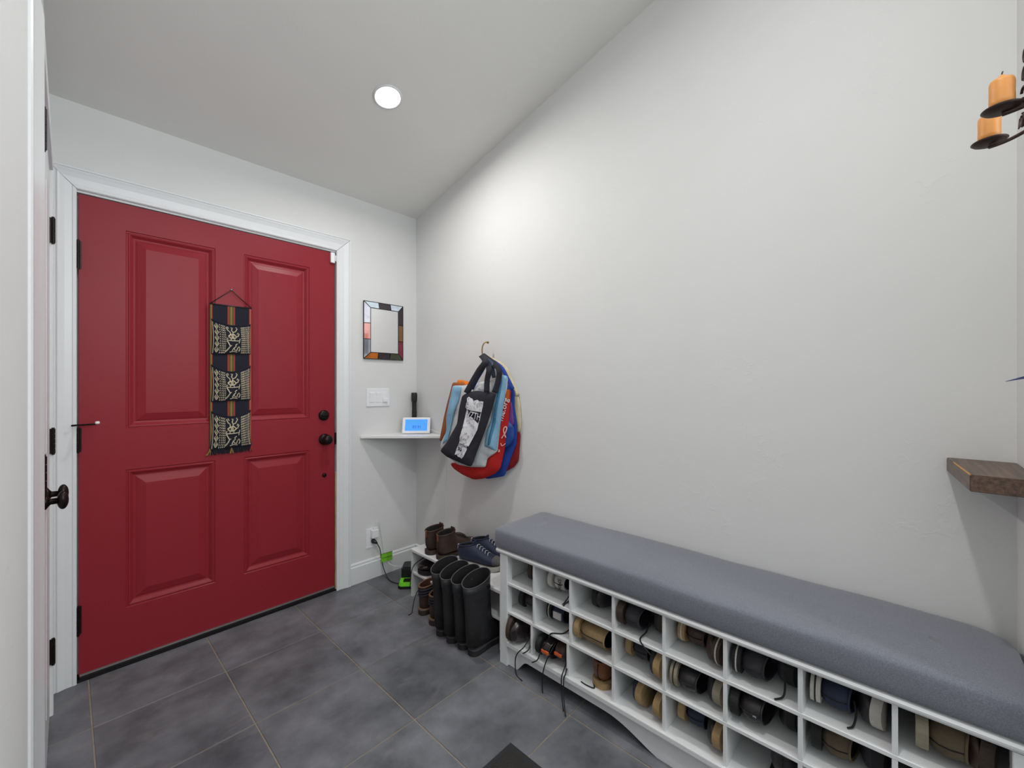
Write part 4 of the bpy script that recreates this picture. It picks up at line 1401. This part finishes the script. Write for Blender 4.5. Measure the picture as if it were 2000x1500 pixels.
# outlines of the hanging bags: (plane angle to the wall, plane position, [(along, height) in metres])
BAGS = {
 'beige': (4, 1.665, [(0.2096, 1.1914), (0.2382, 1.1843), (0.25, 1.1326), (0.2571, 1.0219), (0.2477, 0.9897), (0.2144, 0.9818), (0.1951, 1.0933), (0.1902, 1.1949)]),
 'royal': (5, 1.64, [(0.1735, 1.2495), (0.1927, 1.2457), (0.1999, 1.2252), (0.2259, 1.2253), (0.2259, 1.1326), (0.2469, 1.0227), (0.2399, 0.9299), (0.1951, 0.8326), (0.1565, 0.7434), (0.0356, 0.7117), (0.0041, 0.7132), (0.0665, 0.8184), (0.1368, 0.9781), (0.1565, 1.1306)]),
 'darkred': (5, 1.655, [(0.2551, 0.9888), (0.2458, 0.8845), (0.2412, 0.8358), (0.2106, 0.7987), (0.138, 0.7576), (0.1032, 0.782), (0.138, 0.8816), (0.2011, 0.9514), (0.2295, 0.9982)]),
 'purple': (8, 1.61, [(0.2038, 1.1697), (0.2242, 1.159), (0.2422, 1.0419), (0.2378, 1.0306), (0.1947, 1.0079), (0.1762, 1.0572), (0.1855, 1.1321)]),
 'navy': (9, 1.6, [(0.1826, 1.2587), (0.2052, 1.2586), (0.2097, 1.1699), (0.2142, 1.0445), (0.2431, 1.0276), (0.2476, 0.9619), (0.2232, 0.9271), (0.1917, 0.9061), (0.1643, 0.9075), (0.1458, 1.0937)]),
 'red': (12, 1.585, [(0.1909, 1.2253), (0.2278, 1.2218), (0.2256, 1.1629), (0.2148, 1.0447), (0.1974, 0.9476), (0.1887, 0.8951), (0.1622, 0.7922), (0.1264, 0.7584), (0.0529, 0.7237), (-0.0133, 0.7103), (-0.0964, 0.7303), (-0.1621, 0.7591), (-0.1878, 0.7847), (-0.1723, 0.7922), (-0.0521, 0.786), (0.0342, 0.8598), (0.1264, 1.0557), (0.1622, 1.1692)]),
 'orange': (14, 1.575, [(-0.1233, 1.2805), (-0.0845, 1.2762), (-0.0133, 1.2595), (0.0054, 1.2054), (-0.0415, 1.0883), (-0.1184, 1.2045)]),
 'brown': (16, 1.565, [(-0.1418, 1.2646), (-0.0569, 1.2576), (-0.0315, 1.2053), (-0.0873, 1.0875), (-0.1635, 0.9821), (-0.2123, 0.9317), (-0.2321, 0.9104), (-0.235, 0.9304), (-0.2049, 1.0601), (-0.178, 1.1525), (-0.1587, 1.2123)]),
 'white': (18, 1.548, [(-0.1203, 1.2448), (-0.0517, 1.2448), (0.0108, 1.2554), (0.0459, 1.261), (0.102, 1.2683), (0.1486, 1.2736), (0.1695, 1.305), (0.2271, 1.297), (0.221, 1.2255), (0.2067, 1.1702), (0.1819, 1.0219), (0.1632, 0.8837), (0.102, 0.8458), (0.0913, 0.7943), (-0.0025, 0.7884), (-0.0927, 0.7965), (-0.1812, 0.8567), (-0.2097, 0.8865), (-0.2001, 0.9189), (-0.1646, 0.98), (-0.167, 1.0627), (-0.1389, 1.1734)]),
 'tote': (22, 1.49, [(-0.0058, 1.1894), (0.0383, 1.2103), (0.092, 1.2179), (0.1247, 1.2107), (0.173, 1.2073), (0.1968, 1.2019), (0.169, 1.1085), (0.1247, 0.986), (0.092, 0.9106), (0.0487, 0.8002), (-0.0164, 0.8182), (-0.1025, 0.8469), (-0.1464, 0.8769), (-0.0981, 0.9349), (-0.0377, 1.0322), (-0.0249, 1.1157)]),
}
BAGX = {
 'left_panel': [(-0.1203, 1.244), (-0.054, 1.2401), (-0.0698, 1.1665), (-0.1018, 1.0959), (-0.1482, 0.9297), (-0.1859, 0.9038), (-0.1646, 0.9839), (-0.1646, 1.0628), (-0.1389, 1.1734)],
 'right_panel': [(0.1695, 1.305), (0.2271, 1.297), (0.219, 1.2254), (0.1819, 1.0219), (0.162, 0.8874), (0.102, 0.9115), (0.0892, 0.9051), (0.1063, 0.9962), (0.1317, 1.0571), (0.1611, 1.2067)],
 'fold_line': [(0.1923, 1.2808), (0.2067, 1.2806), (0.1611, 1.0396), (0.1317, 0.9227), (0.1148, 0.9142), (0.1695, 1.1697)],
 'red_text0': [(0.1755, 1.0578), (0.2105, 1.1737)],
 'ribbon': [(0.1533, 0.9185), (0.1887, 0.9248), (0.193, 0.9658), (0.1666, 0.9642), (0.1974, 1.0143), (0.1799, 1.0208), (0.1733, 0.9981), (0.1887, 0.9619)],
 'orangetop': [(0.1922, 1.2253), (0.2278, 1.2218), (0.2235, 1.1665), (0.1821, 1.1732)],
 'white_patch': [(0.092, 1.2624), (0.1469, 1.2695), (0.1408, 1.2108), (0.0859, 1.2216)],
 'print_': [(0.0314, 1.1607), (0.03, 1.1753), (0.0422, 1.1839), (0.0544, 1.1767), (0.0638, 1.1744), (0.0718, 1.1612), (0.0826, 1.165), (0.0932, 1.1675), (0.1052, 1.1592), (0.1145, 1.1605), (0.129, 1.1583), (0.1224, 1.1283), (0.1158, 1.1042), (0.1065, 1.0608), (0.0932, 1.0051), (0.0665, 0.963), (0.0314, 0.8983), (0.0082, 0.8556), (-0.0042, 0.845), (-0.0138, 0.8518), (-0.0262, 0.8547), (-0.0345, 0.8652), (-0.0456, 0.8646), (-0.0318, 0.9071), (-0.0179, 0.9323), (-0.0124, 0.9644), (0.0041, 1.0139), (0.0164, 1.0704), (0.0286, 1.1169), (0.0205, 1.1265)],
 'band': [(0.0341, 1.1134), (0.1139, 1.1018), (0.1078, 1.0632), (0.0986, 1.0413), (0.0611, 1.0716), (0.0319, 1.0805)],
 'band2': [(-0.0152, 0.9288), (0.0408, 0.9133), (0.0354, 0.9021), (-0.0221, 0.9174)],
 'band3': [(-0.0248, 0.9075), (-0.0014, 0.8989), (-0.0069, 0.8815), (-0.0318, 0.8887)],
 'leg1': [(0.0247, 1.2027), (0.059, 1.2587), (0.1023, 1.3252), (0.1388, 1.3743), (0.163, 1.4067)],
 'leg2': [(0.1479, 1.2089), (0.1509, 1.275), (0.16, 1.3409), (0.172, 1.4065)],
 'leg3': [(0.1869, 1.2064), (0.2107, 1.2747), (0.2077, 1.3401), (0.178, 1.4063)],
 'hookpx': [(0.16, 1.4123)],
 'blue_strap': [(0.0141, 1.2249), (0.047, 1.2819), (0.0956, 1.3604), (0.1212, 1.4048)],
 'orange_strap': [(0.0827, 1.2675), (0.0988, 1.3096), (0.1116, 1.3601), (0.1243, 1.4019)],
 'red_strap': [(0.1876, 1.2253), (0.171, 1.2951), (0.1443, 1.3601), (0.1037, 1.4094)],
 'royal_strap': [(0.22, 1.2253), (0.1807, 1.287), (0.1294, 1.3533), (0.0614, 1.4135)],
 'beige_strap': [(0.2335, 1.1917), (0.1902, 1.2675), (0.1309, 1.3541), (0.0381, 1.4188)],
 'white_strap2': [(0.1528, 1.2866), (0.1465, 1.3314), (0.1402, 1.365), (0.1275, 1.4074)],
}


def cloth(name, c, r=0.85, n=.12):
    return mat(name, rgb(*c), r, noise=n, nscale=25, bump=.45, bscale=26, bdist=.006)
MB = {'beige': cloth('beige_cotton', (202, 190, 160)), 'royal': cloth('royal_blue_cloth', (26, 62, 150)), 'darkred': cloth('crimson_cloth', (130, 14, 26)),
      'purple': cloth('purple_cloth', (96, 46, 128), .5), 'navy': cloth('deep_blue_cloth', (22, 66, 140), .5), 'red': cloth('red_cloth', (178, 24, 20)),
      'orange': cloth('orange_cloth', (226, 122, 34)), 'brown': cloth('rust_brown_cloth', (150, 84, 46)), 'white': cloth('white_woven_plastic', (196, 200, 202), .5),
      'tote': cloth('black_canvas', (36, 35, 44), .92), 'panel': cloth('light_blue_woven_plastic', (128, 172, 200), .45), 'panel2': cloth('mid_blue_woven_plastic', (62, 120, 156), .45),
      'print': cloth('white_print', (222, 222, 226), .8), 'green': cloth('lime_cloth', (150, 190, 80))}


def bag_frame(key):
    a, X0, pts = BAGS[key]
    a = math.radians(a)
    return Vector((math.sin(a), -math.cos(a), 0)), Vector((math.cos(a), math.sin(a), 0)), Vector((X0, 1.768, 0)), pts


def resample(pts, step=.012):
    out = []
    m = len(pts)
    for i in range(m):
        p, q = pts[i], pts[(i + 1) % m]
        d = math.hypot(q[0] - p[0], q[1] - p[1]); k = max(1, int(d / step))
        for s in range(k):
            out.append((p[0] + (q[0] - p[0]) * s / k, p[1] + (q[1] - p[1]) * s / k))
    # one pass of corner softening
    n = len(out)
    return [((out[i - 1][0] + 2 * out[i][0] + out[(i + 1) % n][0]) / 4, (out[i - 1][1] + 2 * out[i][1] + out[(i + 1) % n][1]) / 4) for i in range(n)]


def slab_local(pts, D, Nn, O, thick, lift=0.0, soft=True, puff=1.0, seed=0, base=None):
    """puffed cloth slab: triangulated outline front and back, thickness swelling away from the edge"""
    o = resample(pts) if soft else pts
    if base:
        soft = True
    bm = bmesh.new()
    vs = [bm.verts.new((u, z, 0)) for u, z in o]
    f = bm.faces.new(vs)
    bmesh.ops.triangulate(bm, faces=[f])
    for _ in range(4 if base else (2 if soft else 0)):
        es = [e_ for e_ in bm.edges if not e_.is_boundary and e_.calc_length() > (.012 if base else .02)]
        if es:
            bmesh.ops.subdivide_edges(bm, edges=es, cuts=1)
            bmesh.ops.triangulate(bm, faces=[g for g in bm.faces if len(g.verts) > 3])
    def edge_d(x, y, o):
        best = 9
        n = len(o)
        for i in range(n):
            ax, ay = o[i]; bx, by = o[(i + 1) % n]
            dx, dy = bx - ax, by - ay
            L2 = dx * dx + dy * dy or 1e-12
            t = max(0, min(1, ((x - ax) * dx + (y - ay) * dy) / L2))
            best = min(best, math.hypot(x - ax - t * dx, y - ay - t * dy))
        return best
    def height(u, z, o_, th, sd):
        s = math.sqrt(min(1, edge_d(u, z, o_) / .035))
        w = .0025 * math.sin(u * 60 + z * 17 + sd) + .0022 * math.sin(z * 45 - u * 22 + sd * 2)
        return th / 2 * (.30 + .70 * s) + w * s
    fr = list(bm.faces); vl = list(bm.verts)
    co = {}
    for v in vl:
        u, z = v.co.x, v.co.y
        if base:
            bo_, bth, bseed = base
            h = height(u, z, bo_, bth, bseed) + lift
            if thick > .003:
                h += thick * min(1, edge_d(u, z, o) / .012)
            co[v] = (u, z, h)
        else:
            co[v] = (u, z, height(u, z, o, thick, seed))
    backv = {v: bm.verts.new((0, 0, 0)) for v in vl}
    for g in fr:
        bm.faces.new([backv[v] for v in reversed(g.verts)])
    bound = [e_ for e_ in bm.edges if e_.is_boundary and e_.verts[0] in co and e_.verts[1] in co]
    for e_ in bound:
        a, b = e_.verts
        bm.faces.new((a, b, backv[b], backv[a]))
    for v in vl:
        u, z, h = co[v]
        pos = O + D * u
        p = pos - Nn * h; q = pos + Nn * (h * .6) if not base else pos - Nn * (h - max(thick, .0012))
        v.co = (p.x, p.y, z); backv[v].co = (q.x, q.y, z)
    bmesh.ops.recalc_face_normals(bm, faces=bm.faces)
    return bm


def make_bag(key, label, thick, seed):
    D, Nn, O, pts = bag_frame(key)
    r = tag(empty('shopping_bag', (O.x, O.y, 1.20)), label, 'bag')
    body = (resample(pts), thick, seed)
    def part(name, bm, m, par=None, smooth=True):
        bm.transform(Matrix.Translation((-O.x, -O.y, -1.20)))
        return obj(name, bm, m, par or r, smooth)
    part('bag_body', slab_local(pts, D, Nn, O, thick, 0, True, 1.0, seed), MB[key])
    return r, part, (D, Nn, O), body


def on_bag(fr, u, z, lift):
    D, Nn, O = fr
    p = O + D * u - Nn * lift
    return Vector((p.x, p.y, z))


def ribbon(pts, width, thick=.0025):
    """flat strap through world points, width measured across in the wall direction"""
    bm = bmesh.new()
    P = smooth_path(pts, 4)
    rows = []
    view = Vector((.68, .73, 0))
    for i, p in enumerate(P):
        t = (P[min(i + 1, len(P) - 1)] - P[max(i - 1, 0)]).normalized()
        s = t.cross(view).normalized() * (width / 2)
        nn = view * (thick / 2)
        rows.append([bm.verts.new(p + s - nn), bm.verts.new(p - s - nn), bm.verts.new(p - s + nn), bm.verts.new(p + s + nn)])
    for a, b in zip(rows, rows[1:]):
        for j in range(4):
            bm.faces.new((a[j], a[(j + 1) % 4], b[(j + 1) % 4], b[j]))
    bm.faces.new(rows[0][::-1]); bm.faces.new(rows[-1])
    bmesh.ops.recalc_face_normals(bm, faces=bm.faces)
    return bm


def smooth_path3(q):
    return [(p.x, p.y) for p in smooth_path([(u, z, 0) for u, z in q], 4)]


def strap(part, fr, key, width, m, lift, end):
    q = BAGX[key]
    P = []
    n = len(q)
    for i, (u, z) in enumerate(q):
        p = on_bag(fr, u, z, lift)
        t = i / (n - 1)
        p2 = Vector(end)
        P.append(p if i < n - 1 else p2)
    part('strap', ribbon(P, width), m)


HE = (1.622, 1.755, 1.415)
r, part, fr, bb = make_bag('beige', 'plain beige cotton bag, the rightmost of the hanging bags against the wall', .018, 1)
strap(part, fr, 'beige_strap', .022, MB['beige'], .004, (HE[0] + .010, HE[1], HE[2]))
r, part, fr, bb = make_bag('darkred', 'dark red cloth bag at the lower right of the hanging bags', .022, 2)
r, part, fr, bb = make_bag('royal', 'royal blue bag whose corner pokes out below the red bag', .02, 3)
strap(part, fr, 'royal_strap', .020, MB['royal'], .006, (HE[0] + .006, HE[1], HE[2]))
r, part, fr, bb = make_bag('purple', 'shiny purple bag squeezed between the red and royal blue bags', .016, 4)
r, part, fr, bb = make_bag('navy', 'mid blue bag with a white lower edge right of the red bag', .016, 5)
r, part, fr, bb = make_bag('red', 'red fabric bag with an orange top and white web address lettering', .034, 6)
part('top_band', slab_local(BAGX['orangetop'], *fr, .001, .001, False, base=bb), cloth('orange_brown_cloth', (186, 92, 30)), None)
for loop in ([(0.1819, 0.959), (0.1976, 0.9791), (0.2074, 0.9941), (0.215, 1.0135), (0.2089, 1.0228), (0.1976, 1.015), (0.1947, 0.9981), (0.2018, 0.9794), (0.2083, 0.9643)],
             [(0.1762, 0.9334), (0.1819, 0.9194), (0.1947, 0.9235), (0.206, 0.9331)],
             [(0.1604, 0.8949), (0.1676, 0.8943), (0.1685, 0.8871), (0.1619, 0.8849), (0.1598, 0.8913)]):
    part('ribbon_print', tube([on_bag(fr, u, z, .0185) for u, z in smooth_path3(loop)], .0034 if len(loop) > 5 else .0022, 6), cloth('pink_white_print', (226, 176, 172), .8), None)
(u0, z0), (u1, z1) = BAGX['red_text0']
p0 = on_bag(fr, (u0 + u1) / 2 + .002, (z0 + z1) / 2, .0195); dirv = (on_bag(fr, u1, z1, 0) - on_bag(fr, u0, z0, 0)).normalized()
upv = fr[1].cross(dirv) * -1
if upv.dot(fr[0]) > 0: upv = -upv
t_ = text_obj('lettering', 'me.org', .045, MB['print'], r, Matrix.Translation((-fr[2].x, -fr[2].y, -1.20)) @ axes_matrix(p0, dirv, upv), .0006)
strap(part, fr, 'red_strap', .022, MB['darkred'], .016, (HE[0], HE[1] - .004, HE[2]))
r, part, fr, bb = make_bag('orange', 'orange bag top showing above the brown bag on the left', .014, 7)
strap(part, fr, 'orange_strap', .016, mat('coral_strap', rgb(226, 84, 52), .7), .006, (HE[0] - .004, HE[1], HE[2]))
r, part, fr, bb = make_bag('brown', 'rust brown bag at the left edge of the hanging bags', .018, 8)
r, part, fr, bb = make_bag('white', 'large white woven plastic bag with light blue sides behind the black tote', .030, 9)
part('side_panel', slab_local(BAGX['left_panel'], *fr, .004, .001, True, base=bb), MB['panel'])
part('side_panel', slab_local(BAGX['right_panel'], *fr, .008, .001, True, base=bb), MB['panel'])
part('gusset_fold', slab_local(BAGX['fold_line'], *fr, .002, .0095, True, base=bb), MB['panel2'])
strap(part, fr, 'blue_strap', .022, MB['royal'], .020, (HE[0] - .006, HE[1] + .004, HE[2]))
strap(part, fr, 'white_strap2', .020, mat('navy_strap', rgb(40, 56, 84), .6), .020, (HE[0] - .006, HE[1] - .002, HE[2]))
r, part, fr, bb = make_bag('tote', 'black canvas tote with a tall white line-art print, frontmost of the hanging bags', .030, 10)
part('pocket_flap', slab_local(BAGX['white_patch'], *fr, .012, 0, True, 1.0, 2), MB['white'])
pr_ = part('print_panel', slab_local(BAGX['print_'], *fr, .0008, .0022, False, base=bb), MB['print'], None, False)
M_INK = mat('print_black', rgb(34, 33, 42), .9)
bo = lambda q, l: part(q, slab_local(BAGX[l], *fr, .0008, .0032, False, base=bb), M_INK, pr_, False)
bo('print_band', 'band'); bo('print_band', 'band2'); bo('print_band', 'band3')
# lettering and line drawing on the tote print
D, Nn, O = fr
def tote_text(s, u, z, size, ang, m, sx=1.0, lift=.0235):
    c, s_ = math.cos(ang), math.sin(ang)
    xd = D * c + Vector((0, 0, s_)); yd = -D * s_ + Vector((0, 0, c))
    text_obj('print_lettering', s, size, m, pr_, Matrix.Translation((-O.x, -O.y, -1.20)) @ axes_matrix(on_bag(fr, u, z, lift), xd, yd), .0003, sx=sx)
bx = BAGX['band']; cu_ = sum(p[0] for p in bx) / len(bx); cz_ = sum(p[1] for p in bx) / len(bx)
tote_text('VZTH', cu_, cz_ + .002, .052, -.20, MB['print'], .62)
for key, s, sz in (('band2', 'NASTE', .016), ('band3', 'RZ', .022)):
    bx = BAGX[key]; a_ = sum(p[0] for p in bx) / len(bx); b_ = sum(p[1] for p in bx) / len(bx)
    tote_text(s, a_, b_, sz, -.30, MB['print'])
bm = bmesh.new()
rnd = random.Random(12)
pp = BAGX['print_']
def inside(u, z):
    c = False
    for i in range(len(pp)):
        x1_, y1_ = pp[i]; x2_, y2_ = pp[i - 1]
        if (y1_ > z) != (y2_ > z) and u < (x2_ - x1_) * (z - y1_) / (y2_ - y1_) + x1_:
            c = not c
    return c
us = [p[0] for p in pp]; zs_ = [p[1] for p in pp]
cnt = 0
while cnt < 110:
    u = rnd.uniform(min(us), max(us)); z = rnd.uniform(min(zs_), max(zs_))
    if not inside(u, z):
        continue
    cnt += 1
    R_ = rnd.uniform(.003, .009); a0 = rnd.uniform(0, 6.3); sp = rnd.uniform(1.5, 5.5)
    pts = []
    for q in range(7):
        a_ = a0 + sp * q / 6
        uu, zz = u + R_ * math.cos(a_), z + R_ * math.sin(a_)
        if inside(uu, zz):
            pts.append(on_bag(fr, uu, zz, .0205))
    if len(pts) > 2:
        tube(pts, .0006, 4, bm=bm)
part('line_drawing', bm, M_INK, pr_, False)
strap(part, fr, 'leg1', .034, MB['tote'], .012, (HE[0] - .012, HE[1], HE[2] + .004))
strap(part, fr, 'leg2', .030, MB['tote'], .016, (HE[0] - .014, HE[1] - .002, HE[2] + .004))
strap(part, fr, 'leg3', .030, MB['tote'], .004, (HE[0] - .008, HE[1] - .006, HE[2] + .004))

# ================================================================== FLOATING WOOD SHELF, SCONCE on the wall return
M_DW = mat('dark_stained_wood', rgb(112, 86, 68), 0.4, noise=0.3, nscale=30, cscale=7, stretch=(1.0, 16, 16), bump=.3, bscale=12, bdist=.001, col2=rgb(52, 38, 34))
fs = tag(empty('floating_shelf', (1.54, SY, 1.0039)), 'dark stained thick wooden shelf at the right edge above the bench', 'shelf')
pts = [(1.389 - 1.54, .106), (1.684 - 1.54, .127), (1.684 - 1.54, 0.0005), (1.389 - 1.54, 0.0005)]
bm = bmesh.new()
lo = [bm.verts.new((x, y, 0)) for x, y in pts]; hi = [bm.verts.new((x, y, .038)) for x, y in pts]
for i in range(4):
    bm.faces.new((lo[i], lo[(i + 1) % 4], hi[(i + 1) % 4], hi[i]))
bm.faces.new(lo[::-1]); bm.faces.new(hi)
bmesh.ops.recalc_face_normals(bm, faces=bm.faces)
bmesh.ops.bevel(bm, geom=list(bm.edges), offset=.0018, segments=2, affect='EDGES')
obj('shelf_board', bm, M_DW, fs)
o = obj('worn_edge', tube([(pts[0][0] + .002, pts[0][1] - .001, .0375), (pts[1][0] - .10, pts[1][1] - .0080, .0375)], .0019, 6), mat('raw_pine_edge', rgb(188, 136, 70), .7), fs)
o['label'] = 'bare yellow worn edge'

M_IRON = mat('wrought_iron', rgb(62, 48, 44), 0.5, 0.55, noise=.35, nscale=40, bump=.3, bscale=60)
M_WAX = mat('amber_wax', rgb(214, 146, 76), 0.45, noise=.10, nscale=12)
MATS['amber_wax'].node_tree.nodes['Principled BSDF'].inputs['Subsurface Weight'].default_value = .12
MATS['amber_wax'].node_tree.nodes['Principled BSDF'].inputs['Subsurface Radius'].default_value = (.02, .008, .003)
sc = tag(empty('candle_sconce', (1.20, SY, 1.745)), 'wrought iron scroll sconce with round candle plates at the top right edge', 'sconce')
def S3(x, y, z):
    return (x - 1.20, y - SY, z - 1.745)
PL = [(1.165, -.1295, 1.742), (1.300, -.1275, 1.740)]
for k, (x, y, z) in enumerate(PL):
    obj('candle_plate', lathe([(.001, -.003), (.014, -.003), (.023, .001), (.0268, .0045), (.0260, .0056), (.020, .003), (.001, .001)], 28, None, S3(x, y, z)), M_IRON, sc, True)
obj('arm', tube([S3(*p) for p in smooth_path([(1.300, -.1275, 1.733), (1.275, -.150, 1.728), (1.24, -.175, 1.728), (1.19, -.205, 1.735)], 5)], .0035, 8), M_IRON, sc, True)
obj('arm', tube([S3(*p) for p in smooth_path([(1.165, -.1295, 1.736), (1.160, -.155, 1.738), (1.155, -.185, 1.748), (1.15, -.206, 1.75)], 5)], .0045, 8), M_IRON, sc, True)
obj('back_bar', box(-.06, .01, .001, .007, -.10, .16, bev=.002), M_IRON, sc)
def scroll(cx, cy, cz, r0, a0, turns, name='scroll'):
    P = []
    for i in range(22):
        t = i / 21
        a = a0 + turns * 2 * PI * t
        rr = r0 * (1 - .25 * t)
        P.append(S3(cx + rr * math.cos(a) * .62, cy + rr * math.cos(a) * .12, cz + rr * math.sin(a)))
    o = obj(name, tube(P, .0020, 8), M_IRON, sc, True)
    q = P[-1]
    obj('scroll_stem', tube(smooth_path([q, (q[0] - .004, (q[1] + .007) / 2, q[2] - .002), (min(max(q[0], -.055), .005), .006, q[2])], 4), .0018, 7), M_IRON, o, True)
scroll(1.163, -.1565, 1.796, .015, -.5, .95)
scroll(1.161, -.1545, 1.758, .0155, .4, .9)
scroll(1.158, -.1525, 1.712, .012, 1.6, .95)
scroll(1.163, -.157, 1.830, .013, -1, .8)
obj('finial', tube([S3(*p) for p in [(1.150, -.150, 1.712), (1.146, -.148, 1.700), (1.143, -.146, 1.692)]], [.0028, .002, .0008], 6), M_IRON, sc, True)
for (x, y, z), h, rr, lab in ((PL[0], .052, .0165, 'amber pillar candle on the upper right sconce plate, nearer the frame edge'), (PL[1], .052, .0165, 'amber pillar candle on the lower sconce plate, farther into the picture')):
    c = tag(empty('candle', (x, y, z + .0022)), lab, 'candle')
    bm = bmesh.new()
    n = 26
    hh = lambda a: h + .008 * math.cos(a - 2.6) * (1 if math.cos(a - 2.6) < 0 else .2)
    R = []
    for s, f in ((1.0, 0), (1.0, .3), (.985, .6), (1.0, .92), (.95, 1.0), (.70, .99)):
        R.append([bm.verts.new((rr * s * math.cos(2 * PI * j / n), rr * s * math.sin(2 * PI * j / n), hh(2 * PI * j / n) * f)) for j in range(n)])
    R.append([bm.verts.new((.006 * math.cos(2 * PI * j / n), .006 * math.sin(2 * PI * j / n), h + .004)) for j in range(n)])
    R.append([bm.verts.new((.0028 * math.cos(2 * PI * j / n), .0028 * math.sin(2 * PI * j / n), h + .011)) for j in range(n)])
    for a, b in zip(R, R[1:]):
        for j in range(n):
            bm.faces.new((a[j], a[(j + 1) % n], b[(j + 1) % n], b[j]))
    bm.faces.new(R[0][::-1]); bm.faces.new(R[-1])
    bmesh.ops.recalc_face_normals(bm, faces=bm.faces)
    obj('wax_body', bm, M_WAX, c, True)
    obj('wick', tube([(0, 0, h + .009), (.0003, 0, h + .014), (.0015, -.001, h + .018)], .0011, 6), M_BLACK, c)

# generic blue pointed shape for an unidentified item on the wall return
bt = tag(empty('blue_tip', (1.40, SY, 1.262)), 'thin dark blue pointed tip at the right edge above the wooden shelf', 'unidentified item')
bm = bmesh.new()
P = [(.045, .0465, -.0105), (.02, .035, -.006), (.0, .015, .001), (-.02, .003, .006)]
Wd = [.0004, .0016, .004, .005]
a = [bm.verts.new((x, y, z + w_)) for (x, y, z), w_ in zip(P, Wd)]; b = [bm.verts.new((x, y, z - w_)) for (x, y, z), w_ in zip(P, Wd)]
a2 = [bm.verts.new((x - .001, y + .001, z + w_)) for (x, y, z), w_ in zip(P, Wd)]; b2 = [bm.verts.new((x - .001, y + .001, z - w_)) for (x, y, z), w_ in zip(P, Wd)]
for i in range(3):
    bm.faces.new((a[i], a[i + 1], b[i + 1], b[i])); bm.faces.new((a2[i + 1], a2[i], b2[i], b2[i + 1]))
    bm.faces.new((a[i], a2[i], a2[i + 1], a[i + 1])); bm.faces.new((b[i + 1], b2[i + 1], b2[i], b[i]))
bmesh.ops.recalc_face_normals(bm, faces=bm.faces)
obj('tip_strip', bm, mat('dark_blue_paper', rgb(52, 66, 110), .6), bt)

# ================================================================== DOOR MAT
M_MATB = mat('black_mat_border', rgb(34, 35, 38), 0.8)
M_MATP = mat('black_mat_pile', rgb(44, 42, 41), 1.0, noise=.5, nscale=260, bump=.9, bscale=320, bdist=.004)
dm = tag(empty('door_mat', (1.051, .995, 0)), 'black ribbed door mat corner at the bottom edge of the floor', 'mat')
obj('mat_border', box(-.75, 0, -1.1, 0, .0004, .007, bev=.002, seg=1), M_MATB, dm)
obj('mat_pile', box(-.728, -.022, -1.078, -.022, .0068, .0115, bev=.002, seg=1), M_MATP, dm)
